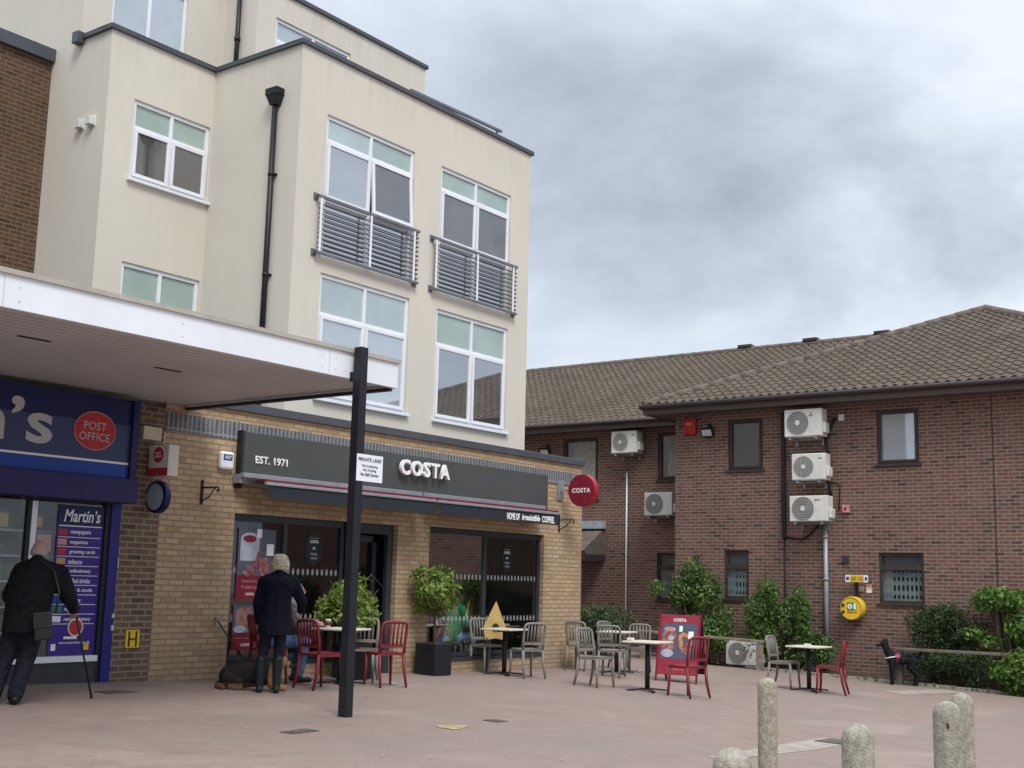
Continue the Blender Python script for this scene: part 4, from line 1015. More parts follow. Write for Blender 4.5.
# its left flank rising towards -Y (faces +Y, hidden) and right flank
tiled('roof_slope', (1, 0, 0), (EX, EY-2*T, EZ), (0, 1, 0), 12, T, [((EX, EY-2*T, 0), (-s2, s2, 0))], of)
EXB = 26.95; RB = (8.48-EZ)/tp
b = MB(); b.quad((EX, EY, EZ), (EX+12, EY, EZ), (EX+12, EY-T, EZ+T*tp), (EX+T, EY-T, EZ+T*tp)); b.build('roof_flank', M['soffitb'], of)
# back wing slope
tiled('roof_slope', (0, 1, 0), (EXB, 10.0, EZ), (1, 0, 0), 24, RB, [], of)
b = MB(); b.quad((EXB+RB, 10, EZ+RB*tp), (EXB+RB, 34, EZ+RB*tp), (EXB+2*RB, 34, EZ), (EXB+2*RB, 10, EZ)); b.build('roof_back', M['soffitb'], of)
# ridge and hip tiles
def ridge_tiles(p, q, r=.115):
    p, q = V(p), V(q); L = (q-p).length; n = int(L/.4); mb = MB()
    for i in range(n):
        a = p+(q-p)*(i/n); c = p+(q-p)*((i+1.08)/n); mb.tube(a+V((0, 0, -.03)), c+V((0, 0, -.035)), r*1.02, r*.98, 10)
    return mb.build('ridge_tiles', M['ridge'], of)
M['ridge'] = plain('ridge tile', (.135, .11, .09), .9, var=.3, scale=5)
ridge_tiles((EX, EY, EZ+.02), (AP[0], AP[1], EZ+T*tp+.03)); ridge_tiles((AP[0], AP[1], EZ+T*tp+.03), (EX, EY-2*T, EZ+.02))
ridge_tiles((EXB+RB, 10.5, EZ+RB*tp+.02), (EXB+RB, 34, EZ+RB*tp+.02), .11); ridge_tiles((AP[0], AP[1], EZ+T*tp+.03), (37, AP[1], EZ+T*tp+.03))
for y in (11.95, 14.05, 16.1):
    v = MB(); v.box(EXB+RB-.12, y-.22, EZ+RB*tp+.06, EXB+RB+.12, y+.22, EZ+RB*tp+.16); v.build('ridge_vent', M['gutter'], of, .02)
# gutters, fascias, soffits
g = MB(); g.path([(EX-.05, 1, EZ-.06), (EX-.05, EY+.05, EZ-.06)], .06, 10); g.path([(EXB-.05, EY+.1, EZ-.04), (EXB-.05, 33, EZ-.04)], .06, 10); g.path([(EX-.05, EY+.05, EZ-.06), (EXB, EY+.05, EZ-.06)], .06, 10)
g.build('gutter', M['gutter'], of)
g = MB(); g.box(EX+.01, 1, EZ-.24, EX+.04, EY+.02, EZ-.02); g.box(EXB+.01, EY, EZ-.22, EXB+.04, 33, EZ); g.box(EX+.04, EY-.02, EZ-.24, EXB+.04, EY+.01, EZ-.02)
g.build('eaves_board', M['soffitb'], of)
g = MB(); g.box(EX+.04, 1, EZ-.22, XO+.3, EY-.02, EZ-.2); g.box(EXB+.04, EY-.6, EZ-.2, XB+.3, 33, EZ-.18); g.box(EX+.04, YO-.1, EZ-.218, XB+.3, EY-.021, EZ-.202); g.build('soffit', M['soffitb'], of)
# drain pipe, conduit, cables
dp = MB(); dp.tube((XO-.06, 10.55, -.3), (XO-.06, 10.55, 2.95), .05, n=12)
for z in (1.7, 2.6): dp.tube((XO-.06, 10.55, z), (XO-.06, 10.55, z+.06), .062, n=12)
dp.build('drain_pipe', M['steel'], of)
b = MB(); b.box(XO-.06, 11.47, 2.6, XO-.002, 11.56, 5.38); b.path([(XO-.02, 11.51, 2.6), (XO-.02, 11.49, .3)], .018, 6); b.build('cable_trunking', M['blackplastic'], of)
b = MB(); b.path([(XO-.03, 10.3, 5.2), (XO-.03, 10.45, 4.9), (XO-.05, 10.52, 4.7), (XO-.04, 10.45, 4.3), (XO-.05, 10.48, 3.8), (XO-.04, 10.42, 3.5)], .03, 6); b.path([(XO-.02, 11.51, 2.62), (XO-.03, 11.1, 2.58), (XO-.04, 10.9, 2.68), (XO-.05, 10.7, 2.9)], .022, 6); b.path([(XO-.02, 10.25, 3.2), (XO-.02, 10.22, 3.75), (XO-.02, 10.45, 3.8)], .012, 5); b.build('cable', M['black'], of)
b = MB(); b.tube((XB-.03, 16.77, -.1), (XB-.03, 16.77, 4.38), .022, n=8); b.build('overflow_pipe', M['white'], of)
b = MB(); b.box(XO-.03, 10.06, 2.08, XO-.001, 10.2, 2.24); b.box(XO-.03, 13.61, 2.05, XO-.001, 13.75, 2.21); b.build('air_brick', M['gutter'], of)
# porch lean-to in the recess
pc = MB(); pc.add([(26.5, 17.45, 2.35), (27.5, 17.45, 2.95), (27.5, 18.9, 2.95), (26.5, 18.9, 2.35)], [(0, 1, 2, 3)]); pc.add([(26.5, 17.45, 2.25), (27.5, 17.45, 2.25), (27.5, 17.45, 2.93), (26.5, 17.45, 2.34)], [(0, 1, 2, 3)])
pco = pc.build('porch_roof', M['tilebrown'] if 'tilebrown' in M else M['ridge'], of)
b = MB(); b.box(27.35, 17.4, 2.94, 27.49, 18.95, 3.14); b.build('lead_flashing', M['lead'], pco)
b = MB(); b.box(26.48, 17.42, 2.1, 26.55, 18.95, 2.34); b.box(26.55, 17.42, 2.1, 27.49, 17.47, 2.26); b.build('porch_beam', M['gutter'], pco)
fe = thing('timber_gate', 'dark slatted timber gate under the small tiled porch', 'gate', (26.6, 18.2, -.05))
for k in range(9):
    b = MB(); b.box(26.6, 17.55+k*.14, -.1, 26.63, 17.67+k*.14, 2.08); b.build('slat', M['darktimber'], fe)

# ================================================================== WALL FIXTURES OF THE OFFICE
def ac_unit(label, x, y, z, w=.85, h=.60, d=.32, group='air conditioning units on the office', bracket=True, fan_r=.25, style=0):
    """front faces -X; y is its left end (larger Y), z its bottom"""
    t = thing('air_conditioner', label, 'air conditioner', (x, y, z), group=group)
    b = MB(); b.box(0, -w, 0, d, 0, h); b.build('casing', M['offwhite'], t, .018, world=False)
    cy = -w*.36; cz = h*.5
    g = MB(); g.disc((-.004, cy, cz), (-1, 0, 0), fan_r, 30); go = g.build('fan_grille', M['pgrey'], t, world=False)
    r = MB()
    for k in range(1, 5): r.ring((-.010, cy, cz), (1, 0, 0), fan_r*k/4, .003, 28, 4)
    if style == 1:
        for k in range(7):
            q = -fan_r+fan_r*2*(k+.5)/7; hh = math.sqrt(fan_r**2-q*q); r.bar((-.014, cy+q, cz-hh), (-.014, cy+q, cz+hh), .009, .007)
    else:
        for k in range(9):
            q = -fan_r+fan_r*2*(k+.5)/9; hh = math.sqrt(fan_r**2-q*q); r.bar((-.014, cy-hh, cz+q), (-.014, cy+hh, cz+q), .006, .007)
    r.build('wire_guard', M['guard'], go, world=False)
    f = MB(); f.disc((-.02, cy, cz), (-1, 0, 0), fan_r*.22, 16); f.build('hub', M['offwhite'], go, world=False)
    p = MB(); p.box(-.006, -w*.985, .02, -.0005, -w*.70, h-.02); p.build('front_panel', M['offwhite'], t, world=False)
    s = MB(); s.box(.04, -w-.06, h*.12, d-.03, -w, h*.5); s.build('valve_cover', M['offwhite'], t, .02, world=False)
    bk = MB()
    for yy in (-.12, -w+.14):
        if bracket: bk.box(.02, yy-.025, -.06, d+.10, yy+.025, -.003); bk.box(d+.07, yy-.025, -.16, d+.10, yy+.025, -.06)
        else: bk.box(.02, yy-.04, -.05, d, yy+.04, -.003)
    bk.box(d-.02, -w+.165, -.05, d, -.145, -.02)
    bk.build('bracket', M['steel'], t, world=False)
    return t
a1 = ac_unit('topmost of the three stacked wall units, red emblem on its front', 25.06, 11.30, 4.77, .86, .60)
b = MB()
for k in range(3):
    an = R(90+120*k); c = V((-.009, -.62, .46)); u = V((0, math.cos(an), math.sin(an))); w = V((0, -math.sin(an), math.cos(an)))
    b.add([c, c+u*.03+w*.018, c+u*.06, c+u*.03-w*.018], [(0, 1, 2, 3)])
b.build('emblem', M['postred'], a1, world=False)
a2 = ac_unit('middle of the three stacked wall units, upright bars over its fan', 25.08, 11.15, 3.83, .76, .57, style=1, fan_r=.225)
a3 = ac_unit('lowest of the three stacked wall units, above the grey drain pipe', 25.06, 11.20, 2.94, .86, .55)
a4 = ac_unit('high wall unit in the recess, near the curtained upper window', 27.05, 17.0, 4.85, .76, .57, style=1, fan_r=.225)
a5 = ac_unit('wall unit in the recess corner above the lower barred window', 27.05, 16.0, 3.24, .80, .58, style=2)
a6 = ac_unit('dirty white unit standing on the ground under a plank', 24.68, 12.54, -.13, .8, .52, .3, bracket=False, fan_r=.22, style=2)
for a, w in ((a2, .09), (a3, .13), (a4, .09), (a6, .09)):
    b = MB(); b.box(-.009, -.70, .44, -.0062, -.70+w, .47); b.build('maker_plate', M['pgrey'] if a is not a6 else M['btext'], a, world=False)
rb = thing('alarm_bell_box', 'red fire alarm box under the eaves at the office corner', 'alarm box', (XO-.1, 13.8, 5.2))
b = MB(); b.box(XO-.12, 13.66, 5.0, XO-.002, 13.98, 5.38); b.build('case', M['alarmred'], rb, .03)
b = MB(); b.box(XO-.124, 13.76, 5.22, XO-.121, 13.9, 5.27); b.build('label_strip', M['ptint'], rb)
def floodlight(x, y, z, label):
    t = thing('floodlight', label, 'floodlight', (x, y, z))
    m = Matrix.Translation((x-.16, y, z)) @ Matrix.Rotation(R(-30), 4, 'Y')
    b = MB(); b.box(-.03, -.15, -.10, .05, .15, .10, m); b.build('housing', M['black'], t)
    b = MB(); b.box(-.034, -.12, -.075, -.0305, .12, .075, m); b.build('lens', M['lens'], t)
    b = MB(); b.bar((x, y, z+.12), (x-.12, y, z+.02), .05, .02); b.box(x-.04, y-.05, z+.1, x-.002, y+.05, z+.22); b.build('arm', M['black'], t)
floodlight(XO, 13.33, 5.02, 'black floodlight beside the red alarm box'); floodlight(XB, 19.3, 5.02, 'black floodlight far left in the recess, just over the café parapet')
def small_box(name, label, cat, y0, y1, z0, z1, mat, d=.06):
    t = thing(name, label, cat, (XO, (y0+y1)/2, z0)); b = MB(); b.box(XO-d, y0, z0, XO-.002, y1, z1); b.build('case', mat, t, .008); return t
small_box('isolator_switch', 'small beige switch box right of the topmost wall unit', 'switch box', 10.10, 10.22, 5.12, 5.26, M['offwhite'])
t = small_box('isolator_switch', 'small switch box with a red dial right of the lowest wall unit', 'switch box', 10.02, 10.17, 3.14, 3.31, M['ptint'])
b = MB(); b.disc((XO-.063, 10.1, 3.22), (-1, 0, 0), .04, 12); b.build('dial', M['alarmred'], t)
t = small_box('wall_notice', 'beige blank plate between the yellow sign and the yellow cabinet', 'sign', 9.74, 9.89, 1.49, 1.60, plain('beige plate', (.36, .32, .2), .6), .015)
t = small_box('wall_notice', 'small orange and white notice beside the barred window', 'sign', 9.57, 9.70, 1.46, 1.64, M['orange'], .012)
b = MB(); b.box(XO-.015, 9.58, 1.47, XO-.0125, 9.69, 1.53); b.box(XO-.015, 9.58, 1.545, XO-.0125, 9.69, 1.565); b.build('strip', M['wtext'], t)
t = thing('defibrillator_sign', 'yellow and white strip sign above the round yellow cabinet', 'sign', (XO, 9.835, 1.7))
b = MB(); b.box(XO-.16, 9.605, 1.68, XO-.13, 10.085, 1.83); b.build('board', M['wtext'], t)
b = MB(); b.box(XO-.163, 9.685, 1.685, XO-.1605, 9.985, 1.825); b.build('panel', M['yellow'], t)
text('AED', M['green'], t, (XO-.164, 9.905, 1.755), .12, .07, right=(0, -1, 0), bold=.03)
b = MB(); b.box(XO-.1655, 9.705, 1.715, XO-.1635, 9.815, 1.79); b.build('mark', M['orange'], t)
b = MB(); b.box(XO-.1635, 10.005, 1.72, XO-.1605, 10.065, 1.79); b.box(XO-.1635, 9.615, 1.72, XO-.1605, 9.665, 1.79); b.build('symbol', M['btext'], t)
b = MB(); b.bar((XO-.1, 9.865, 1.4), (XO-.1, 9.865, 1.70), .05, .06); b.bar((XO-.1, 9.865, 1.74), (XO-.002, 9.865, 1.74), .05, .05); b.build('stem', M['black'], t)
ad = thing('defibrillator_cabinet', 'round yellow defibrillator cabinet on the red brick wall', 'defibrillator', (XO, 9.935, 1.14))
b = MB(); b.tube((XO-.26, 9.935, 1.14), (XO-.002, 9.935, 1.14), .245, n=40); b.build('drum', M['yellow'], ad, .03)
b = MB(); b.ring((XO-.258, 9.935, 1.14), (1, 0, 0), .225, .012, 40, 6); b.build('rim', M['yellowdull'], ad)
b = MB(); b.box(XO-.266, 9.815, 1.10, XO-.2615, 10.015, 1.26); b.build('label_panel', M['green'], ad)
b = MB(); b.disc((XO-.268, 9.955, 1.18), (-1, 0, 0), .055, 18); b.box(XO-.268, 9.825, 1.12, XO-.2665, 9.875, 1.25); b.build('symbol', M['wtext'], ad)
b = MB(); b.add([(XO-.2695, 9.975, 1.2), (XO-.2695, 9.945, 1.2), (XO-.2695, 9.935, 1.15), (XO-.2695, 9.965, 1.17)], [(0, 1, 2, 3)]); b.build('mark', M['green'], ad)
text('DEFIBRILLATOR', M['postred'], ad, (XO-.264, 9.915, 1.06), .22, .03, right=(0, -1, 0), bold=.02)
b = MB(); b.box(XO-.285, 10.075, 1.18, XO-.255, 10.125, 1.23); b.box(XO-.285, 10.075, 1.04, XO-.255, 10.125, 1.09); b.build('latch', M['black'], ad)

# ================================================================== KNEE RAILS AND PLANTS
M['oldtimber'] = plain('greened old timber', (.15, .135, .095), .85, var=.3, scale=9)
def knee_rail(label, x, ya, yb, z, posts, mat=None):
    mat = mat or M['timber']
    t = thing('knee_rail', label, 'rail', (x, (ya+yb)/2, gz(x, (ya+yb)/2)))
    b = MB(); b.bar((x, ya, z(ya)), (x, yb, z(yb)), .14, .055); b.build('rail', mat, t, .008)
    for y in posts:
        p = MB(); p.box(x-.06, y-.06, gz(x, y)-.1, x+.06, y+.06, z(y)-.036); p.build('post', mat, t, .006)
knee_rail('low timber rail running above the ground unit and behind the sign board', 24.34, 11.5, 14.6, lambda y: .40+.035*(y-11.5), (11.58, 12.9, 14.4))
knee_rail('low timber rail in front of the dark hedge at the right', 24.34, 4.6, 8.7, lambda y: .40, (8.62, 5.0), M['oldtimber'])
def stems(parent, base, tips, r=.02, name='stem'):
    b = MB()
    for tpt in tips:
        p, q = V(base), V(tpt); mid = (p+q)/2+V((random.uniform(-.1, .1), random.uniform(-.1, .1), .05)); b.path([p, mid, q], [r, r*.7, r*.3], 6)
    return b.build(name, M['bark'], parent)
def shrub(name, label, cat, base, cl, n, size, mat, r=.025, group=None, shell=.45):
    t = thing(name, label, cat, base, group=group)
    leaves('foliage', cl, n, size, M[mat], t, shell)
    stems(t, V(base)-V((0, 0, .05)), [c[0] for c in cl][:14], r)
    return t
# climber over the rail left of the ground unit
shrub('climbing_shrub', 'bushy green climber behind the red sign board', 'shrub', (25.0, 13.3, -.15),
      clumps_in((24.9, 13.42, 1.33), (.42, .66, .66), 16, .46, 1)+clumps_in((24.8, 12.95, .75), (.4, .6, .6), 9, .5, 2)+[((24.7, 12.85, .45), (.25, .3, .3)), ((24.7, 13.9, .35), (.3, .4, .4)), ((24.8, 14.35, 1.45), (.2, .2, .2))], 14000, .040, 'leaf_ivy')
shrub('climbing_shrub', 'dense ivy clump beside the plank end post', 'shrub', (25.1, 11.7, -.2),
      clumps_in((25.02, 11.8, 1.15), (.34, .44, .58), 12, .5, 3)+clumps_in((25.0, 11.7, .4), (.34, .5, .6), 8, .55, 4), 10000, .036, 'leaf_ivy')
shrub('leafy_shrub', 'brighter upright shrub between the ivy clump and the drain pipe', 'shrub', (25.1, 11.15, -.2),
      clumps_in((25.02, 11.05, .88), (.32, .34, .68), 11, .5, 5)+clumps_in((24.98, 10.7, .25), (.32, .48, .5), 7, .55, 6), 9000, .038, 'leaf_ivy')
shrub('dark_hedge', 'big dark green hedge behind the black dog', 'hedge', (24.95, 8.2, -.3),
      clumps_in((24.98, 8.0, .86), (.44, .74, .6), 22, .45, 7)+clumps_in((24.85, 7.85, .1), (.44, .95, .42), 14, .45, 8)+[((24.75, 7.3, .1), (.3, .45, .35)), ((25.0, 7.6, .75), (.25, .5, .45))], 26000, .030, 'leaf_dark')
shrub('small_tree', 'light green small tree rising over the rail at the right edge', 'tree', (25.1, 6.75, -.3),
      clumps_in((24.95, 6.85, 1.38), (.45, .74, .34), 14, .42, 9)+[((24.85, 7.35, .75), (.2, .25, .14)), ((24.8, 7.0, .6), (.18, .22, .12))], 5200, .045, 'leaf_mid', .05)
shrub('leafy_shrub', 'bright broad-leaved shrub above the rail, cut by the right edge', 'shrub', (25.0, 6.1, -.3),
      clumps_in((24.9, 6.15, .9), (.4, .5, .58), 10, .5, 10), 3800, .055, 'leaf_mid')
shrub('leafy_shrub', 'bright shrub spilling under the rail at the right edge', 'shrub', (24.5, 6.55, -.3),
      clumps_in((24.4, 6.15, .08), (.38, .66, .42), 12, .45, 11), 4800, .05, 'leaf_mid')
shrub('clipped_hedge', 'dark clipped hedge between the café corner and the recess', 'hedge', (24.2, 15.4, -.05),
      clumps_in((24.2, 15.55, .52), (.75, .9, .5), 22, .45, 12), 9500, .042, 'leaf_dark')
# leaf litter under the shrubs
lt = leaves('leaf_litter', [((24.5, y, gz(24.5, y)+.05), (.28, .9, .03)) for y in (5.5, 7, 8.3, 9.8, 11.3, 13.4)], 900, .03, leaf_mat('dead leaves', (.05, .04, .02), (.12, .09, .05), (.25, .2, .1)), None, .1)
tag(lt, 'fallen leaves and scraps along the kerb below the shrubs', 'leaf litter', kind='stuff')

def planter(x, y, label, h, cz, r, seed, n):
    z = gz(x, y); t = thing('potted_tree', label, 'potted tree', (x, y, z))
    b = MB(); s = .205; b.box(x-s, y-s, z, x+s, y+s, z+.48); b.build('planter_box', M['black'], t, .012)
    k = MB(); k.box(x-s+.03, y-s+.03, z+.4805, x+s-.03, y+s-.03, z+.486); k.build('soil', M['soil'], t)
    tr = MB(); tr.path([(x, y, z+.4), (x+.02, y, z+.7), (x-.01, y+.01, cz)], [.022, .02, .012], 8)
    rg = random.Random(seed)
    for i in range(9):
        a = rg.uniform(0, 6.28); q = rg.uniform(.5, .9); tr.path([(x, y, cz-.3+.05*i), (x+math.cos(a)*r*.4, y+math.sin(a)*r*.4, cz-.1+.06*i), (x+math.cos(a)*r*q, y+math.sin(a)*r*q, cz+rg.uniform(-.15, .35))], [.01, .008, .003], 5)
    tr.build('trunk', M['bark'], t)
    leaves('crown', clumps_in((x-.02, y, cz), (r, r, h), 17, .33, seed), n, .042, M['leaf_light'], t, .4)
planter(15.12, 12.72, 'small leafy tree in a black square planter between the café windows', .46, 1.27, .55, 21, 3600)
planter(13.18, 12.60, 'leafy potted tree by the café door, behind the black post', .54, 1.18, .60, 33, 4200)

# ================================================================== FURNITURE
def make_chair(mat, kind):
    t = thing('slatted_chair', 'x', 'chair')
    # local: faces +X, seat centre at origin, z=0 floor
    b = MB(); m = None
    sv = []
    nxs, nys = 6, 6
    for j in range(nys+1):
        for i in range(nxs+1):
            u = i/nxs*2-1; v = j/nys*2-1; w = .205-.015*(1-u)/2
            sv.append((u*.205, v*w, .452-.014*(1-u*u)*(1-v*v)+.006*u))
    b.add(sv, [(j*(nxs+1)+i, j*(nxs+1)+i+1, (j+1)*(nxs+1)+i+1, (j+1)*(nxs+1)+i) for j in range(nys) for i in range(nxs)], True)
    b.box(-.2, -.2, .408, .205, -.178, .449); b.box(-.2, .178, .418, .205, .2, .449); b.box(.185, -.178, .418, .207, .178, .449); b.box(-.2, -.178, .418, -.18, .178, .449)
    b.build('seat', mat, t, world=False)
    for s in (-1, 1):
        l = MB(); l.path([(.185, s*.185, .43), (.19, s*.19, .2), (.205, s*.2, 0)], [.024, .021, .017], 8); l.build('leg', mat, t, world=False)
        l = MB(); l.path([(-.185, s*.18, .44), (-.21, s*.187, .2), (-.265, s*.195, 0)], [.025, .022, .017], 8); l.build('leg', mat, t, world=False)
    f = MB(); pts = [(-.185, -.18, .43), (-.2, -.19, .6), (-.235, -.192, .78), (-.247, -.18, .835), (-.252, -.14, .857), (-.255, 0, .862), (-.252, .14, .857), (-.247, .18, .835), (-.235, .192, .78), (-.2, .19, .6), (-.185, .18, .43)]
    f.path(pts, .021, 8); f.bar((-.196, -.185, .545), (-.196, .185, .545), .022, .045); f.build('back_frame', mat, t, world=False)
    for k in range(5):
        y = -.12+.06*k; q = MB(); q.path([(-.198, y, .55), (-.222, y, .7), (-.251, y, .858)], .0125, 6); q.build('slat', mat, t, world=False)
    return t
red0 = make_chair(M['redchair'], 'red'); grey0 = make_chair(M['greychair'], 'grey')
usedp = {'r': False, 'g': False}
def place_chair(c, x, y, head, label, group):
    src = red0 if c == 'r' else grey0
    o = src if not usedp[c] else copy_tree(src); usedp[c] = True
    o.location = (x, y, gz(x, y)); o.rotation_euler = (0, 0, R(head)); o['label'] = label; o['group'] = group; o['category'] = 'chair'
    return o
GR, GG = 'red café chairs', 'taupe café chairs'
place_chair('r', 11.57, 11.62, -4, 'red slatted chair left of the black post, near the standing woman', GR)
place_chair('r', 12.80, 11.62, 70, 'red slatted chair just right of the black post', GR)
place_chair('r', 11.42, 12.43, -28, 'red slatted chair with the hooded person sitting on it', GR)
place_chair('r', 16.46, 8.98, 72, 'red slatted chair in front of the red sign board', GR)
place_chair('r', 20.0, 8.24, 104, 'red slatted chair nearest the black dog', GR)
place_chair('g', 13.0, 12.25, 215, 'taupe slatted chair behind the table and the black post', GG)
place_chair('g', 16.62, 12.82, -106, 'taupe slatted chair against the café window left of the yellow cone sign', GG)
place_chair('g', 16.52, 11.93, 66, 'taupe slatted chair facing the café glass, right of the yellow cone sign', GG)
place_chair('g', 19.2, 12.66, 8, 'taupe slatted chair backed against the end of the yellow brick wall', GG)
place_chair('g', 16.36, 10.52, -97, 'taupe slatted chair facing the near table left of the sign board', GG)
place_chair('g', 18.55, 11.6, 20, 'taupe slatted chair half hidden behind the nearest taupe chair', GG)
place_chair('g', 20.45, 12.75, -95, 'taupe slatted chair at the far back of the table by the brick corner', GG)
place_chair('g', 20.1, 12.0, 202, 'taupe slatted chair right of the table by the brick corner', GG)
place_chair('g', 20.2, 9.16, -88, 'taupe slatted chair facing the red chair at the rightmost table', GG)
def make_table():
    t = thing('cafe_table', 'x', 'table')
    b = MB(); b.box(-.29, -.29, .715, .29, .29, .742); b.build('tabletop', M['tabletop'], t, .008, world=False)
    b = MB(); b.tube((0, 0, .02), (0, 0, .70), .038, n=14); b.box(-.2, -.03, .69, .2, .03, .714); b.build('column', M['black'], t, world=False)
    b = MB()
    for k in range(4):
        a = R(45+90*k); d = V((math.cos(a), math.sin(a), 0)); b.bar(V((0, 0, .045)), d*.33+V((0, 0, .016)), .045, .022)
    b.build('cross_base', M['black'], t, world=False); return t
tb0 = make_table(); first = True
for x, y, rz, lab in ((12.30, 11.98, 8, 'cream topped table behind the black post'), (16.5, 12.37, 4, 'cream topped table by the yellow cone sign'), (19.4, 12.02, 10, 'cream topped table ringed by taupe chairs at the brick corner'),
                      (16.6, 9.74, 3, 'cream topped table left of the red sign board'), (20.18, 8.70, -3, 'cream topped table between a taupe and a red chair near the ivy')):
    o = tb0 if first else copy_tree(tb0); first = False
    o.location = (x, y, gz(x, y)); o.rotation_euler = (0, 0, R(rz)); o['label'] = lab; o['category'] = 'table'; o['group'] = 'café tables on the terrace'
# things on the tables
def cup(x, y, label):
    z = gz(x, y)+.742; t = thing('paper_cup', label, 'cup', (x, y, z)); b = MB(); b.lathe((x, y, z), [(.001, 0), (.028, 0), (.038, .1), (.04, .1), (.04, .112), (.001, .115)], 16); b.build('body', M['wtext'], t)
    k = MB(); k.lathe((x, y, z+.03), [(.0335, 0), (.0375, .045)], 16); k.build('sleeve', M['maroon'], t)
cup(12.08, 12.02, 'white paper cup on the table behind the black post')
def shaker(x, y, label):
    z = gz(x, y)+.742; t = thing('condiment_pot', label, 'pot', (x, y, z)); b = MB(); b.lathe((x, y, z), [(.001, 0), (.022, 0), (.022, .06), (.012, .075), (.001, .08)], 12); b.build('body', M['wtext'], t)
shaker(12.16, 12.12, 'little white pot beside the paper cup'); 
def menu(x, y, lab):
    z = gz(x, y)+.743; t = thing('menu_block', lab, 'menu holder', (x, y, z)); b = MB(); b.box(x-.03, y-.05, z, x+.03, y+.05, z+.035); b.build('block', M['offwhite'], t)
menu(20.2, 8.72, 'small pale block on the rightmost table'); menu(16.45, 9.95, 'small pale block on the table left of the red sign board')
# A-board
M['redboard'] = plain('red sign board', (.30, .03, .05), .4, var=.1)
ab = thing('sign_board', 'red pavement sign board with a food picture by the red chair', 'sign board', (19.12, 10.56, gz(19.12, 10.56)))
nrm = V((-.985, -.17, 0)).normalized(); rt = V((0, 0, 1)).cross(-nrm); rt = V((-nrm.y, nrm.x, 0)); rt = rt if rt.y < 0 else -rt
def abm(lean):                                                    # local: x right, y up the board, z out of it
    up = (V((0, 0, 1))*math.cos(lean)-nrm*math.sin(lean)).normalized(); out = rt.cross(up)
    return Matrix((rt.to_4d(), up.to_4d(), out.to_4d())).transposed(), rt, up, out
base = V((19.12, 10.56, gz(19.12, 10.56)))
lean = R(13)
for side in (1, -1):
    upv = (V((0, 0, 1))*math.cos(lean)-nrm*side*math.sin(lean)).normalized(); out = nrm*side*math.cos(lean)+V((0, 0, 1))*math.sin(lean); r2 = upv.cross(out)
    o0 = base+nrm*side*.28
    mx = Matrix(((r2.x, upv.x, out.x, o0.x), (r2.y, upv.y, out.y, o0.y), (r2.z, upv.z, out.z, o0.z), (0, 0, 0, 1)))
    b = MB(); b.box(-.36, .13, -.02, .36, 1.15, .0, mx); po = b.build('panel', M['redboard'] if side > 0 else M['black'], ab, .01)
    b = MB()
    for x in (-.375, .345):
        b = MB(); b.box(x, -.01, -.024, x+.03, 1.16, .004, mx); b.build('leg', M['black'] if side < 0 else M['maroon'], ab)
    if side > 0:
        b = MB(); b.box(-.31, .40, .001, .31, 1.0, .003, mx); b.build('picture', M['slate'], po)
        def P(x, y, z): return mx @ V((x, y, z))
        b = MB()
        def dsc(mb, cx, cy, rx, ry, z, n=24): mb.add([P(cx+rx*math.cos(2*math.pi*i/n), cy+ry*math.sin(2*math.pi*i/n), z) for i in range(n)], [tuple(range(n))])
        dsc(b, -.17, .78, .12, .13, .004); b.add([P(-.27, .55, .0042), P(-.07, .55, .0042), P(-.05, .8, .0042), P(-.29, .8, .0042)], [(0, 1, 2, 3)]); b.build('drink', M['drinkpic'], po)
        b = MB(); dsc(b, -.19, .49, .11, .07, .005); b.build('saucer', M['bluewhite'], po)
        b = MB(); dsc(b, -.17, .90, .11, .04, .0056); b.build('cream', M['ptint'], po)
        b = MB(); dsc(b, -.14, .75, .05, .045, .0058); b.build('mark', M['bluewhite'], po)
        b = MB()
        for i in range(40):
            a0 = i*.32; rr = .10+.02*math.sin(i); dsc(b, .12+rr*math.cos(a0)*.9, .70+rr*math.sin(a0)*1.2, .035, .03, .005+i*.00004, 8)
        b.build('pastry', M['orange'], po)
        b = MB(); dsc(b, .14, .56, .09, .08, .0075); b.build('filling', M['drinkpic'], po)
        b = MB(); b.add([P(.0, .86, .008), P(.06, .86, .008), P(.06, .96, .008), P(.0, .96, .008)], [(0, 1, 2, 3)]); b.add([P(.17, .74, .008), P(.26, .74, .008), P(.26, .87, .008), P(.17, .87, .008)], [(0, 1, 2, 3)]); b.build('price_card', M['wtext'], po)
        text('COSTA', M['wtext'], po, P(0, 1.06, .002), .23, .055, right=r2, up=upv, bold=.03)
        text('Come in & try one', M['ptint'], po, P(-.02, .22, .002), .3, .035, right=r2, up=upv, bold=.01)
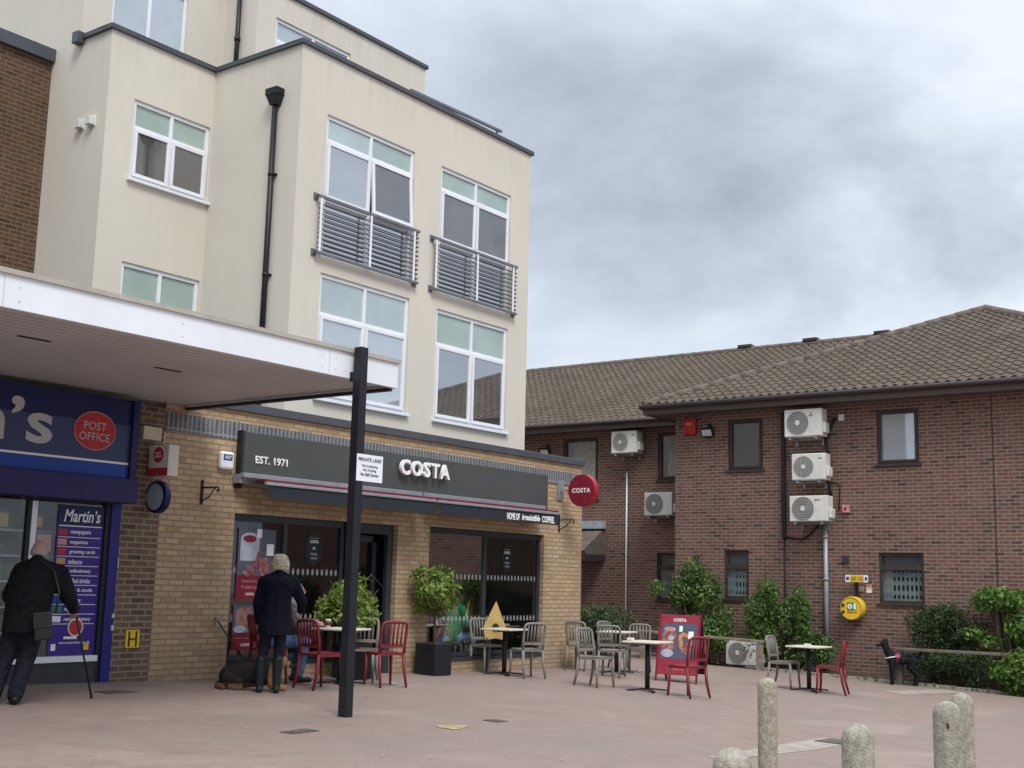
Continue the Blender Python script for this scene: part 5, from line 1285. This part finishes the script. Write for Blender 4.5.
# yellow caution sign
yc = thing('caution_sign', 'yellow pointed floor caution sign by the café window', 'caution sign', (16.90, 12.87, gz(16.90, 12.87)))
z0 = gz(16.90, 12.87); bx_, by_ = 16.90, 12.87
fd = V((-.8, -.6, 0)); rr_ = V((.6, -.8, 0))
for s in (1, -1):
    a = V((bx_, by_, z0)); ap = a+V((0, 0, 1.17))
    l2, r2 = a+fd*s*.08-rr_*.20+V((0, 0, .74)), a+fd*s*.08+rr_*.20+V((0, 0, .66))
    l, r = a+fd*s*.11-rr_*.17+V((0, 0, .52)), a+fd*s*.11+rr_*.17+V((0, 0, .52))
    b = MB(); b.add([ap, l2, l, a+fd*s*.10+V((0, 0, .55)), r, r2], [(0, 1, 2, 3, 4, 5)])
    po = b.build('panel', M['yellowdull'], yc)
    sd = po.modifiers.new('t', 'SOLIDIFY'); sd.thickness = .012
    for q in (-1, 1):
        b = MB(); b.bar(a+fd*s*.105+rr_*q*.14+V((0, 0, .56)), a+fd*s*.2+rr_*q*.14+V((0, 0, .005)), .025, .02); b.build('leg', M['blackplastic'], yc)
    if s == 1:
        c = a+fd*.108+V((0, 0, .74)); b = MB(); b.disc(c, fd+V((0, 0, .12)), .058, 18); b.build('figure', M['ktext'], po)
# bollards
M['bollard'] = M['concrete']
bol = None
GB = 'concrete bollards across the square'
for i, (x, y, h, r, tilt, lab) in enumerate(((5.06, 2.54, .84, .085, 0, 'leftmost concrete bollard, only its rough top showing'), (9.96, 4.67, .83, .082, 0, 'slim buff bollard, tallest of the left pair'), (6.54, 2.55, .865, .085, 0, 'mid grey concrete bollard in the middle of the row'),
                               (7.78, 2.47, .945, .085, 0, 'tall bollard at the front with a rust spot near its top'), (9.97, 3.05, .865, .085, 0, 'bollard standing behind the rust spotted one'))):
    z = gz(x, y); t = thing('bollard', lab, 'bollard', (x, y, z), group=GB)
    b = MB(); b.lathe((x, y, z), [(r, -.05), (r, h-r*1.0)]+[(r*math.cos(a)+.0003, h-r*1.0+r*math.sin(a)) for a in [R(k) for k in range(10, 91, 10)]], 28)
    m_ = plain('bollard concrete', bdist=.014, c= [(.34, .31, .25), (.33, .295, .225), (.33, .305, .245), (.30, .29, .235), (.32, .29, .23)][i], rough=.92, var=.34, scale=24, bmp=.9, bscale=60)
    b.build('shaft', m_, t)
    if i == 3:
        k = MB(); c = V((x, y, z+h-.14)); d = V((-.95, -.3, 0)).normalized()
        k.add([c+d*(r+.002)+V((0, .012*math.cos(a), .02*math.sin(a))) for a in [2*math.pi*q/9 for q in range(9)]], [tuple(range(9))]); k.build('rust_spot', plain('rust', (.12, .035, .015), .9), t)
# litter by the table leg and tissues
for x, y, lab in ((13.1, 11.75, 'white scrap of paper on the ground by the red chair leg'), (20.3, 12.1, 'white scrap of paper under the far taupe chair')):
    z = gz(x, y); b = MB(); b.add([(x-.05, y-.04, z+.01), (x+.05, y-.03, z+.03), (x+.04, y+.05, z+.012), (x-.04, y+.04, z+.04)], [(0, 1, 2, 3)]); tag(b.build('paper_scrap', M['wtext']), lab, 'litter')

# ================================================================== PEOPLE AND DOGS
def hand(p, d, r=.038, side=1):
    """palm, four fingers and a thumb as tapered limbs, pointing along d"""
    p, d = V(p), V(d).normalized(); s = d.cross(V((0, 1, 0))); s = s.normalized() if s.length > .1 else V((1, 0, 0))
    out = [(p, .028, p+d*.06, .03)]
    for k, L in enumerate((.065, .075, .07, .055)):
        b0 = p+d*.07+s*(.027-.018*k); m = b0+d*L*.5+V((0, .008, 0)); out += [(b0, .010, m, .009), (m, .009, m+d*L*.45+V((0, .015, -.004)), .0075)]
    out.append((p+d*.015+s*.025*side, .013, p+d*.06+s*.055*side, .010)); return out
def head(c, f=V((0, 1, 0)), tilt=0):
    """skull, jaw, nose, ears and brow around centre c, looking along +Y local"""
    c = V(c)
    return [('e', c+V((0, -.01, .015)), (.076, .095, .10)), ('e', c+V((0, .035, -.055)), (.055, .06, .06)), ('e', c+V((0, .095, -.012)), (.014, .022, .028)),
            ('e', c+V((-.078, -.005, -.01)), (.012, .022, .034)), ('e', c+V((.078, -.005, -.01)), (.012, .022, .034)), ('e', c+V((0, .078, .02)), (.05, .018, .012)), ('e', c+V((0, .085, -.058)), (.026, .012, .010))]
def eyes(parent, c):
    c = V(c); b = MB()
    for s in (-1, 1): b.add([(c.x+s*.03+x*.011, c.y+.082+y*.008, c.z+.004+z*.008) for x, y, z in SP[0]], SP[1], True)
    b.build('eyes', M['ktext'], parent, world=False)

def standing(name, label, loc, rz, J, clothes, hairm, hair, shoes, shoe_mat):
    t = thing(name, label, 'person', loc, rz)
    hc = V(J['head'])
    body = head(hc)+[(hc+V((0, -.02, -.06)), .05, J['neck'], .058), (J['neck'], .07, J['chest'], .13), (J['chest'], .14, J['belly'], .13), (J['belly'], .13, J['pelvis'], .14)]
    for s in 'LR':
        body += [(J['neck'], .06, J['sh'+s], .055), (J['sh'+s], .052, J['el'+s], .042), (J['el'+s], .042, J['wr'+s], .028), (J['hip'+s], .08, J['kn'+s], .055), (J['kn'+s], .052, J['an'+s], .035), (J['an'+s], .035, V(J['an'+s])+V((0, .13, -.05)), .028)]
        d = V(J['wr'+s])-V(J['el'+s]); body += hand(J['wr'+s], J.get('hd'+s, d), side=1 if s == 'L' else -1)
    blob('body', body, M['skin'], t, .011, 2); eyes(t, hc)
    for nm, parts, mat, hm in clothes: blob(nm, parts, M[mat], t, .013, 4, hem=hm)
    blob('hair', hair, M[hairm], t, .010, 2)
    for s in 'LR':
        a = V(J['an'+s]); blob('shoe', shoes(a), M[shoe_mat], t, .009, 2)
    return t
def shoe_parts(a): return [(a+V((0, -.045, -.045)), .042, a+V((0, .03, -.045)), .045), (a+V((0, .03, -.05)), .045, a+V((0, .14, -.058)), .036), (a+V((0, 0, 0)), .048, a+V((0, 0, -.05)), .045)]

# man with a stick
J = dict(head=(.205, .23, 1.50), neck=(.19, .16, 1.36), chest=(.18, .12, 1.2), belly=(.14, .06, 1.0), pelvis=(.11, .02, .85),
         shL=(.06, .13, 1.29), elL=(-.03, .18, 1.05), wrL=(.0, .36, .95), shR=(.42, .13, 1.27), elR=(.52, .12, 1.05), wrR=(.585, .25, .93), hdR=(.05, .5, -.5),
         hipL=(.05, .02, .83), knL=(-.03, .06, .46), anL=(-.11, -.02, .095), hipR=(.22, .02, .83), knR=(.17, .05, .46), anR=(.09, -.04, .095))
jk = [(J['neck'], .09, J['chest'], .21), (J['chest'], .235, J['belly'], .225), (J['belly'], .225, (.11, .0, .66), .205), ('e', (.19, .06, 1.25), (.25, .16, .16))]
for s in 'LR': jk += [(J['neck'], .09, J['sh'+s], .10), (J['sh'+s], .105, J['el'+s], .088), (J['el'+s], .086, J['wr'+s], .06)]
collar = [((.19, .12, 1.33), .085, (.195, .13, 1.395), .078)]
tr = [((.13, .01, .84), .155, (.13, .01, .80), .15)]
for s in 'LR': tr += [(J['hip'+s], .115, J['kn'+s], .094), (J['kn'+s], .092, J['an'+s], .078), (J['an'+s], .078, V(J['an'+s])+V((0, 0, -.03)), .066)]
hc = V(J['head'])
hair_m = [('e', hc+V((0, -.03, -.01)), (.081, .085, .075))]
mx_, my_ = 7.10, 11.46
man = standing('person', 'stooping man in a black coat seen from behind, leaning on a stick', (mx_, my_, gz(mx_, my_)), R(58-90), J, [('jacket', jk+collar, 'blackcloth', .70), ('trousers', tr, 'darktrouser', None)], 'greyhair', hair_m, shoe_parts, 'shoe')
# bald crown shows above the cropped hair; satchel and stick
mw = Matrix.Translation(man.location) @ Matrix.Rotation(R(58-90), 4, 'Z')
hp = mw @ V((.62, .33, .90))
cane = thing('walking_stick', "slim black walking stick in the stooping man's right hand", 'walking stick', (8.05, 11.75, gz(8.05, 11.75)))
tip = V((8.20, 11.62, gz(8.20, 11.62)))
hp = mw @ V((.605, .33, .90))
b = MB(); b.tube(tip+V((0, 0, .02)), hp, .011, n=8); b.build('shaft', M['black'], cane)
b = MB(); hd = V((.3, .95, 0)).normalized(); b.path([hp-hd*.05+V((0, 0, .0)), hp+V((0, 0, .022)), hp+hd*.07+V((0, 0, .015))], .015, 8); b.build('handle', M['black'], cane)
b = MB(); b.tube(tip, tip+V((0, 0, .035)), .017, .014, n=8); b.build('ferrule', M['blackplastic'], cane)
bg = thing('shoulder_bag', "black bag hanging at the stooping man's right hip", 'bag', tuple(mw @ V((.33, -.2, .75))))
m_ = mw @ Matrix.Translation((.29, -.235, .77)) @ Matrix.Rotation(R(-7), 4, 'Y')
b = MB(); b.box(-.085, -.045, -.14, .085, .045, .13, m_); b.build('pouch', M['leather'], bg, .02)
b = MB(); b.box(-.087, -.056, -.02, .087, -.046, .132, m_); b.build('flap', M['leather'], bg, .004)
b = MB(); b.path([mw @ V(q) for q in ((.40, -.19, .9), (.42, -.14, 1.1), (.36, -.07, 1.30), (.25, -.01, 1.40), (.12, .1, 1.40))], .012, 6); b.build('strap', M['leather'], bg)

# woman
J = dict(head=(.075, .15, 1.535), neck=(.065, .09, 1.385), chest=(.065, .07, 1.21), belly=(.06, .03, 1.0), pelvis=(.04, 0, .86),
         shL=(-.11, .08, 1.31), elL=(-.17, .08, 1.05), wrL=(-.15, .16, .84), shR=(.24, .08, 1.31), elR=(.36, .12, 1.08), wrR=(.36, .33, .98),
         hipL=(-.04, 0, .82), knL=(-.08, .04, .46), anL=(-.10, -.01, .10), hipR=(.12, 0, .82), knR=(.11, .04, .46), anR=(.10, -.03, .10))
ct = [(J['neck'], .075, J['chest'], .165), (J['chest'], .17, J['belly'], .175), (J['belly'], .18, (.02, -.01, .58), .215), ('e', (.065, .03, 1.27), (.22, .13, .13))]
for s in 'LR': ct += [(J['neck'], .08, J['sh'+s], .085), (J['sh'+s], .082, J['el'+s], .068), (J['el'+s], .068, J['wr'+s], .052)]
ct += [((.065, .06, 1.36), .075, (.07, .08, 1.43), .066)]
tr = [((.04, 0, .84), .13, (.04, 0, .8), .13)]
for s in 'LR': tr += [(J['hip'+s], .09, J['kn'+s], .067), (J['kn'+s], .065, V(J['an'+s])+V((0, 0, .2)), .056)]
bt = []
for s in 'LR': bt.append((J['an'+s], s))
hc = V(J['head']); hw = [('e', hc+V((0, -.02, .03)), (.105, .108, .10)), ('e', hc+V((-.05, -.05, -.03)), (.06, .06, .075)), ('e', hc+V((.055, -.05, -.03)), (.06, .06, .075)), ('e', hc+V((0, -.075, -.03)), (.075, .05, .075)), ('e', hc+V((.03, -.06, .07)), (.06, .05, .05)), ('e', hc+V((-.04, -.03, .08)), (.06, .06, .045)), ('e', hc+V((.08, 0, .0)), (.035, .05, .06)), ('e', hc+V((-.085, 0, .0)), (.035, .05, .06))]
def boots(a): return [(a+V((0, -.005, .28)), .066, a+V((0, 0, .0)), .05), (a+V((0, -.03, -.06)), .04, a+V((0, .05, -.055)), .042), (a+V((0, .05, -.058)), .042, a+V((0, .13, -.065)), .034), (a, .05, a+V((0, -.01, -.05)), .044)]
wx_, wy_ = 10.55, 11.46
wo = standing('person', 'woman with fair hair, dark knee coat and tall boots standing by the table', (wx_, wy_, gz(wx_, wy_)), R(48-90), J, [('coat', ct, 'navycloth', .69), ('jeans', tr, 'darkjeans', None)], 'blondehair', hw, boots, 'boot')

# seated people
def seated(label, loc, rz, top, topm, legm, hairm, shoem, hood=False, lean=.12, print_patch=False):
    t = thing('person', label, 'person', loc, rz)
    pel = V((0, 0, .54)); ch = V((0, lean, .88)); nk = V((0, lean+.07, 1.05)); hc = V((0, lean+.15, 1.19))
    body = head(hc)+[(hc+V((0, -.03, -.06)), .05, nk, .06), (nk, .065, ch, .13), (ch, .135, pel, .13)]
    tp_ = [(nk, .08, ch, .165), (ch, .17, pel+V((0, 0, .02)), .16), ('e', nk+V((0, -.02, -.06)), (.20, .11, .09))]; lg = [(pel, .14, pel+V((0, .05, 0)), .13)]
    sh = []
    for s in (-1, 1):
        shd = V((s*.17, lean+.05, 1.0)); el = V((s*.23, lean+.12, .76)); wr = V((s*.12, lean+.36, .78)); hip = V((s*.09, .04, .53)); kn = V((s*.11, .46, .53)); an = V((s*.10, .40, .1))
        body += [(nk, .06, shd, .05), (shd, .05, el, .04), (el, .04, wr, .028), (hip, .08, kn, .055), (kn, .05, an, .036), (an, .034, an+V((0, .12, -.06)), .026)]+hand(wr, (-.3*s, .8, -.1), side=-s)
        tp_ += [(nk, .075, shd, .08), (shd, .078, el, .065), (el, .065, wr, .05)]; lg += [(hip, .105, kn, .078), (kn, .076, an+V((0, 0, .02)), .058)]; sh.append(an)
    blob('body', body, M['skin'], t, .011, 2); eyes(t, hc)
    blob('top', tp_+([('e', nk+V((0, -.09, -.01)), (.12, .09, .11)), ('e', hc+V((0, -.06, -.07)), (.095, .08, .09))] if hood else []), M[topm], t, .013, 4); blob('jeans', lg, M[legm], t, .013, 4)
    blob('hair', [('e', hc+V((0, -.022, .028)), (.088, .1, .093)), ('e', hc+V((0, -.06, -.02)), (.075, .05, .07))], M[hairm], t, .01, 2)
    for an in sh: blob('shoe', shoe_parts(an), M[shoem], t, .01, 2)
    return t
hx, hy = 11.42, 12.43
sp = seated('person in a grey hooded top and jeans seated beside the standing woman', (hx, hy, gz(hx, hy)), R(-28-90), None, 'hoodie', 'jeans', 'brownhair', 'shoe', True, .20)
cp_ = seated('person in a green jumper and blue jeans seated inside the café window', (16.50, 13.50, .02), R(5-90), None, 'greenjumper', 'litdenim', 'brownhair', 'whiteshoe', False, .0)
st = thing('cafe_stool', 'dark stool under the person in the green jumper', 'stool', (16.50, 13.50, .07)); b = MB(); b.box(16.32, 13.32, .38, 16.65, 13.68, .42); b.build('seat', M['black'], st)
for dx in (-1, 1):
    for dy in (-1, 1):
        b = MB(); b.tube((16.49+dx*.13, 13.50+dy*.14, .07), (16.49+dx*.12, 13.50+dy*.13, .39), .014, n=8); b.build('leg', M['black'], st)
wt = thing('window_table', 'pale narrow table inside the right café window', 'table', (17.3, 13.7, .07)); b = MB(); b.box(17.2, 13.4, .74, 18.0, 13.95, .77); b.build('tabletop', M['tabletop'], wt); b = MB(); b.tube((17.6, 13.68, .07), (17.6, 13.68, .74), .035, n=10); b.build('column', M['black'], wt)

# german shepherd lying by the woman
gx_, gy_ = 10.61, 11.79
t = thing('shepherd_dog', "black and tan shepherd dog lying behind the woman's boots", 'dog', (gx_, gy_, gz(gx_, gy_)), R(-51-0))
t.scale = (.76, .88, .98)
def shep(p):
    x, y, z = p
    if x > .26:                                                     # head and chest
        return (.03, .022, .016) if (x > .58 and z > .25) or z > .45 else (.34, .19, .085)
    if z < .085: return (.19, .115, .06)
    return (.02, .016, .014)
P_ = [((-.42, 0, .16), .13, (-.1, 0, .17), .15), ((-.1, 0, .17), .15, (.22, 0, .19), .135), ((.22, 0, .19), .125, (.36, 0, .28), .09), ((.36, 0, .28), .085, (.44, 0, .34), .075),
      ('e', (.46, 0, .35), (.085, .075, .07)), ((.50, 0, .335), .05, (.61, 0, .30), .03), ((.42, -.05, .40), .028, (.405, -.065, .475), .008), ((.42, .05, .40), .028, (.405, .065, .475), .008),
      ((.24, -.10, .14), .06, (.32, -.11, .05), .042), ((.32, -.11, .05), .045, (.48, -.10, .035), .034), ((.48, -.10, .035), .038, (.53, -.10, .03), .03),
      ((.24, .10, .14), .06, (.32, .11, .05), .042), ((.32, .11, .05), .045, (.46, .09, .035), .034), ((.46, .09, .035), .038, (.51, .09, .03), .03),
      ((-.40, -.1, .13), .10, (-.18, -.15, .09), .06), ((-.18, -.15, .09), .05, (-.34, -.17, .035), .035), ((-.34, -.17, .035), .033, (-.15, -.18, .03), .028),
      ((-.40, .1, .13), .10, (-.2, .14, .08), .055), ((-.48, 0, .1), .06, (-.55, -.12, .05), .045), ((-.55, -.12, .05), .045, (-.42, -.26, .04), .03)]
blob('body', P_, M['dog'], t, .012, 3, shep)
b = MB()
for s in (-1, 1): b.add([(.535+x*.01, s*.035+y*.008, .37+z*.009) for x, y, z in SP[0]], SP[1], True)
b.add([(.635+x*.016, y*.018, .305+z*.014) for x, y, z in SP[0]], SP[1], True); b.build('eyes_and_nose', M['ktext'], t, world=False)

# black standing dog with a harness, facing +Y
bx0, by0 = 24.2, 8.52
t = thing('black_dog', 'black curly dog in a pink harness standing on the paving by the hedge', 'dog', (bx0, by0, gz(bx0, by0)), R(118))
t.scale = (.93, .98, .97)
dk = (.010, .010, .013)
P_ = [((-.24, 0, .50), .095, (.0, 0, .50), .10), ((.0, 0, .50), .105, (.2, 0, .51), .12), ((.2, 0, .52), .12, (.29, 0, .66), .08), ((.29, 0, .66), .075, (.33, 0, .76), .07),
      ('e', (.35, 0, .80), (.085, .075, .08)), ('e', (.33, 0, .86), (.06, .06, .045)), ((.38, 0, .785), .045, (.50, 0, .765), .028), ((.33, -.07, .81), .035, (.34, -.095, .70), .03), ((.33, .07, .81), .035, (.34, .095, .70), .03)]
for s in (-1, 1):
    P_ += [((.2, s*.07, .46), .075, (.205, s*.075, .27), .046), ((.205, s*.075, .27), .044, (.20, s*.075, .05), .036), ((.20, s*.075, .04), .03, (.235, s*.075, .028), .026)]
    P_ += [((-.23, s*.07, .47), .095, (-.16, s*.08, .34), .064), ((-.16, s*.08, .34), .058, (-.29, s*.08, .20), .04), ((-.29, s*.08, .20), .038, (-.27, s*.08, .04), .034), ((-.27, s*.08, .035), .03, (-.235, s*.08, .028), .026)]
P_ += [((-.31, 0, .54), .035, (-.40, 0, .66), .025), ((-.40, 0, .66), .035, (-.41, 0, .74), .04)]
P_ = [(('e', p[1], p[2]) if p[0] == 'e' else p) for p in P_]
P_ += [('e', (random.uniform(-.3, .28), random.choice((-1, 1))*random.uniform(.02, .10), random.uniform(.44, .60)), (.035, .03, .03)) for k in range(60)]
blob('body', P_, M['dog'], t, .010, 1, lambda p: dk)
b = MB()
for s in (-1, 1): b.add([(.415+x*.01, s*.04+y*.008, .815+z*.009) for x, y, z in SP[0]], SP[1], True)
b.add([(.525+x*.014, y*.016, .772+z*.013) for x, y, z in SP[0]], SP[1], True); b.build('eyes_and_nose', M['leather'], t, world=False)
hn = MB(); nseg = 22
for (cx_, tiltx) in ((.10, 0), (.125, 0)):
    for i in range(nseg):
        a0, a1 = 2*math.pi*i/nseg, 2*math.pi*(i+1)/nseg
        hn.bar((cx_, .135*math.cos(a0), .51+.14*math.sin(a0)), (cx_, .135*math.cos(a1), .51+.14*math.sin(a1)), .022, .012)
ho = hn.build('harness', plain('dark webbing', (.10, .02, .04), .7), t, world=False)
b = MB()
for s in (-1, 1): b.box(.06, s*.136-.012, .54, .16, s*.136+.012, .61)
b.build('harness_patch', plain('pink pad', (.50, .10, .15), .7, var=.3, scale=40), ho, world=False)
b = MB(); b.path([(.15, -.138, .56), (.26, -.12, .54), (.325, -.05, .52), (.325, .05, .52), (.26, .12, .54), (.15, .138, .56)], .011, 6); b.build('chest_strap', M['wtext'], ho, world=False)

# ================================================================== LIGHT, SKY, CAMERA
SUN = V((-.42, -.60, .95)).normalized()
el = math.asin(SUN.z); azi = math.atan2(SUN.x, SUN.y)
sd = bpy.data.lights.new('sun', 'SUN'); sd.energy = 2.5; sd.angle = R(22); sd.color = (1, .975, .94)
so = bpy.data.objects.new('sun', sd); col.objects.link(so); so.rotation_euler = (-SUN).to_track_quat('-Z', 'Y').to_euler(); so.location = (0, 0, 30)
w = bpy.data.worlds.new('World'); scene.world = w; w.use_nodes = True
nt = w.node_tree; bgn = nt.nodes['Background']; out = nt.nodes['World Output']
sk = nt.nodes.new('ShaderNodeTexSky'); sk.sky_type = 'NISHITA'; sk.sun_disc = False; sk.sun_elevation = el; sk.sun_rotation = azi
nt.links.new(sk.outputs[0], bgn.inputs[0]); bgn.inputs[1].default_value = .05
tc = nt.nodes.new('ShaderNodeTexCoord'); sx = nt.nodes.new('ShaderNodeSeparateXYZ'); nt.links.new(tc.outputs['Generated'], sx.inputs[0])
# project the direction on to a cloud layer so that the clouds flatten towards the horizon
def MM(op, a, b=None, c=None):
    k = nt.nodes.new('ShaderNodeMath'); k.operation = op
    for i, v in enumerate((a, b, c)):
        if v is None: continue
        if hasattr(v, 'is_output'): nt.links.new(v, k.inputs[i])
        else: k.inputs[i].default_value = v
    return k.outputs[0]
zz = MM('ADD', MM('MAXIMUM', sx.outputs[2], 0.0), .34)
cv = nt.nodes.new('ShaderNodeCombineXYZ'); nt.links.new(MM('DIVIDE', sx.outputs[0], zz), cv.inputs[0]); nt.links.new(MM('DIVIDE', sx.outputs[1], zz), cv.inputs[1]); cv.inputs[2].default_value = 3.7
SKYZ = 31.0
cv.inputs[2].default_value = SKYZ
n0 = noise(nt, cv.outputs[0], 1.0, 3, .5, .3); n1 = noise(nt, cv.outputs[0], 2.4, 5, .56, .4); n2 = noise(nt, cv.outputs[0], 6.0, 4, .6, .3)
# one long dark bank of cloud over the office roof
DC = V((.80, .43, .31)).normalized(); DR = V((DC.y, -DC.x, 0)).normalized(); DU = DR.cross(DC)
def along(v, s): return MM('MULTIPLY', MM('ADD', MM('ADD', MM('MULTIPLY', sx.outputs[0], v.x), MM('MULTIPLY', sx.outputs[1], v.y)), MM('MULTIPLY', sx.outputs[2], v.z)), 1/s)
q = MM('ADD', MM('POWER', MM('ADD', along(DR, .34), MM('MULTIPLY_ADD', n1, 1.2, -.6)), 2), MM('POWER', MM('ADD', along(DU, .11), MM('MULTIPLY_ADD', n0, 2.2, -1.1)), 2))
bank = MM('MAXIMUM', MM('SUBTRACT', 1.0, q), 0.0)
front = MM('GREATER_THAN', along(DC, 1), 0.0)
f = MM('ADD', MM('MULTIPLY', n0, .52), MM('MULTIPLY_ADD', n2, .12, MM('MULTIPLY', n1, .36)))
f = MM('SUBTRACT', f, MM('MULTIPLY', MM('MULTIPLY', bank, front), .11))
cr = nt.nodes.new('ShaderNodeValToRGB'); e = cr.color_ramp.elements
e[0].position = .35; e[0].color = (.37, .42, .51, 1); e[1].position = .60; e[1].color = (.90, .97, 1.06, 1)
k = e.new(.49); k.color = (.65, .725, .84, 1)
nt.links.new(f, cr.inputs[0])
# overcast sky: brighter overhead, and a pale band at the horizon
lift = nt.nodes.new('ShaderNodeMapRange'); nt.links.new(sx.outputs[2], lift.inputs[0]); lift.inputs[1].default_value = .42; lift.inputs[2].default_value = .95; lift.inputs[3].default_value = 1.06; lift.inputs[4].default_value = 2.5
hz = nt.nodes.new('ShaderNodeMapRange'); nt.links.new(sx.outputs[2], hz.inputs[0]); hz.inputs[1].default_value = .02; hz.inputs[2].default_value = .24; hz.inputs[3].default_value = .75; hz.inputs[4].default_value = 0
cc = mixc(nt, hz.outputs[0], cr.outputs[0], (.70, .78, .90))
b2 = nt.nodes.new('ShaderNodeBackground'); nt.links.new(cc, b2.inputs[0]); nt.links.new(lift.outputs[0], b2.inputs[1])
mx = nt.nodes.new('ShaderNodeMixShader'); mx.inputs[0].default_value = .92
nt.links.new(bgn.outputs[0], mx.inputs[1]); nt.links.new(b2.outputs[0], mx.inputs[2]); nt.links.new(mx.outputs[0], out.inputs[0])

cam = bpy.data.cameras.new('camera'); cam.lens = 43.504; cam.sensor_width = 36; cam.clip_end = 600; cam.clip_start = .05
co = bpy.data.objects.new('camera', cam); col.objects.link(co)
yw, pt_, ro = -9.28144862e-01, 1.59276219e-01, -2.48714699e-02
Rm = Matrix.Rotation(yw, 3, 'Z') @ Matrix.Rotation(pt_, 3, 'X') @ Matrix.Rotation(ro, 3, 'Y')
rt_, fw_, up_ = Rm.col[0], Rm.col[1], Rm.col[2]
mw = Matrix(((rt_[0], up_[0], -fw_[0], 0), (rt_[1], up_[1], -fw_[1], 0), (rt_[2], up_[2], -fw_[2], 1.49), (0, 0, 0, 1)))
co.matrix_world = mw
scene.camera = co
scene.view_settings.view_transform = 'Standard'; scene.view_settings.look = 'None'; scene.view_settings.exposure = 0
scene.cycles.max_bounces = 5; scene.cycles.diffuse_bounces = 2; scene.cycles.glossy_bounces = 2; scene.cycles.transmission_bounces = 2; scene.cycles.transparent_max_bounces = 8
scene.cycles.use_adaptive_sampling = True; scene.cycles.adaptive_threshold = .02; scene.cycles.use_denoising = True
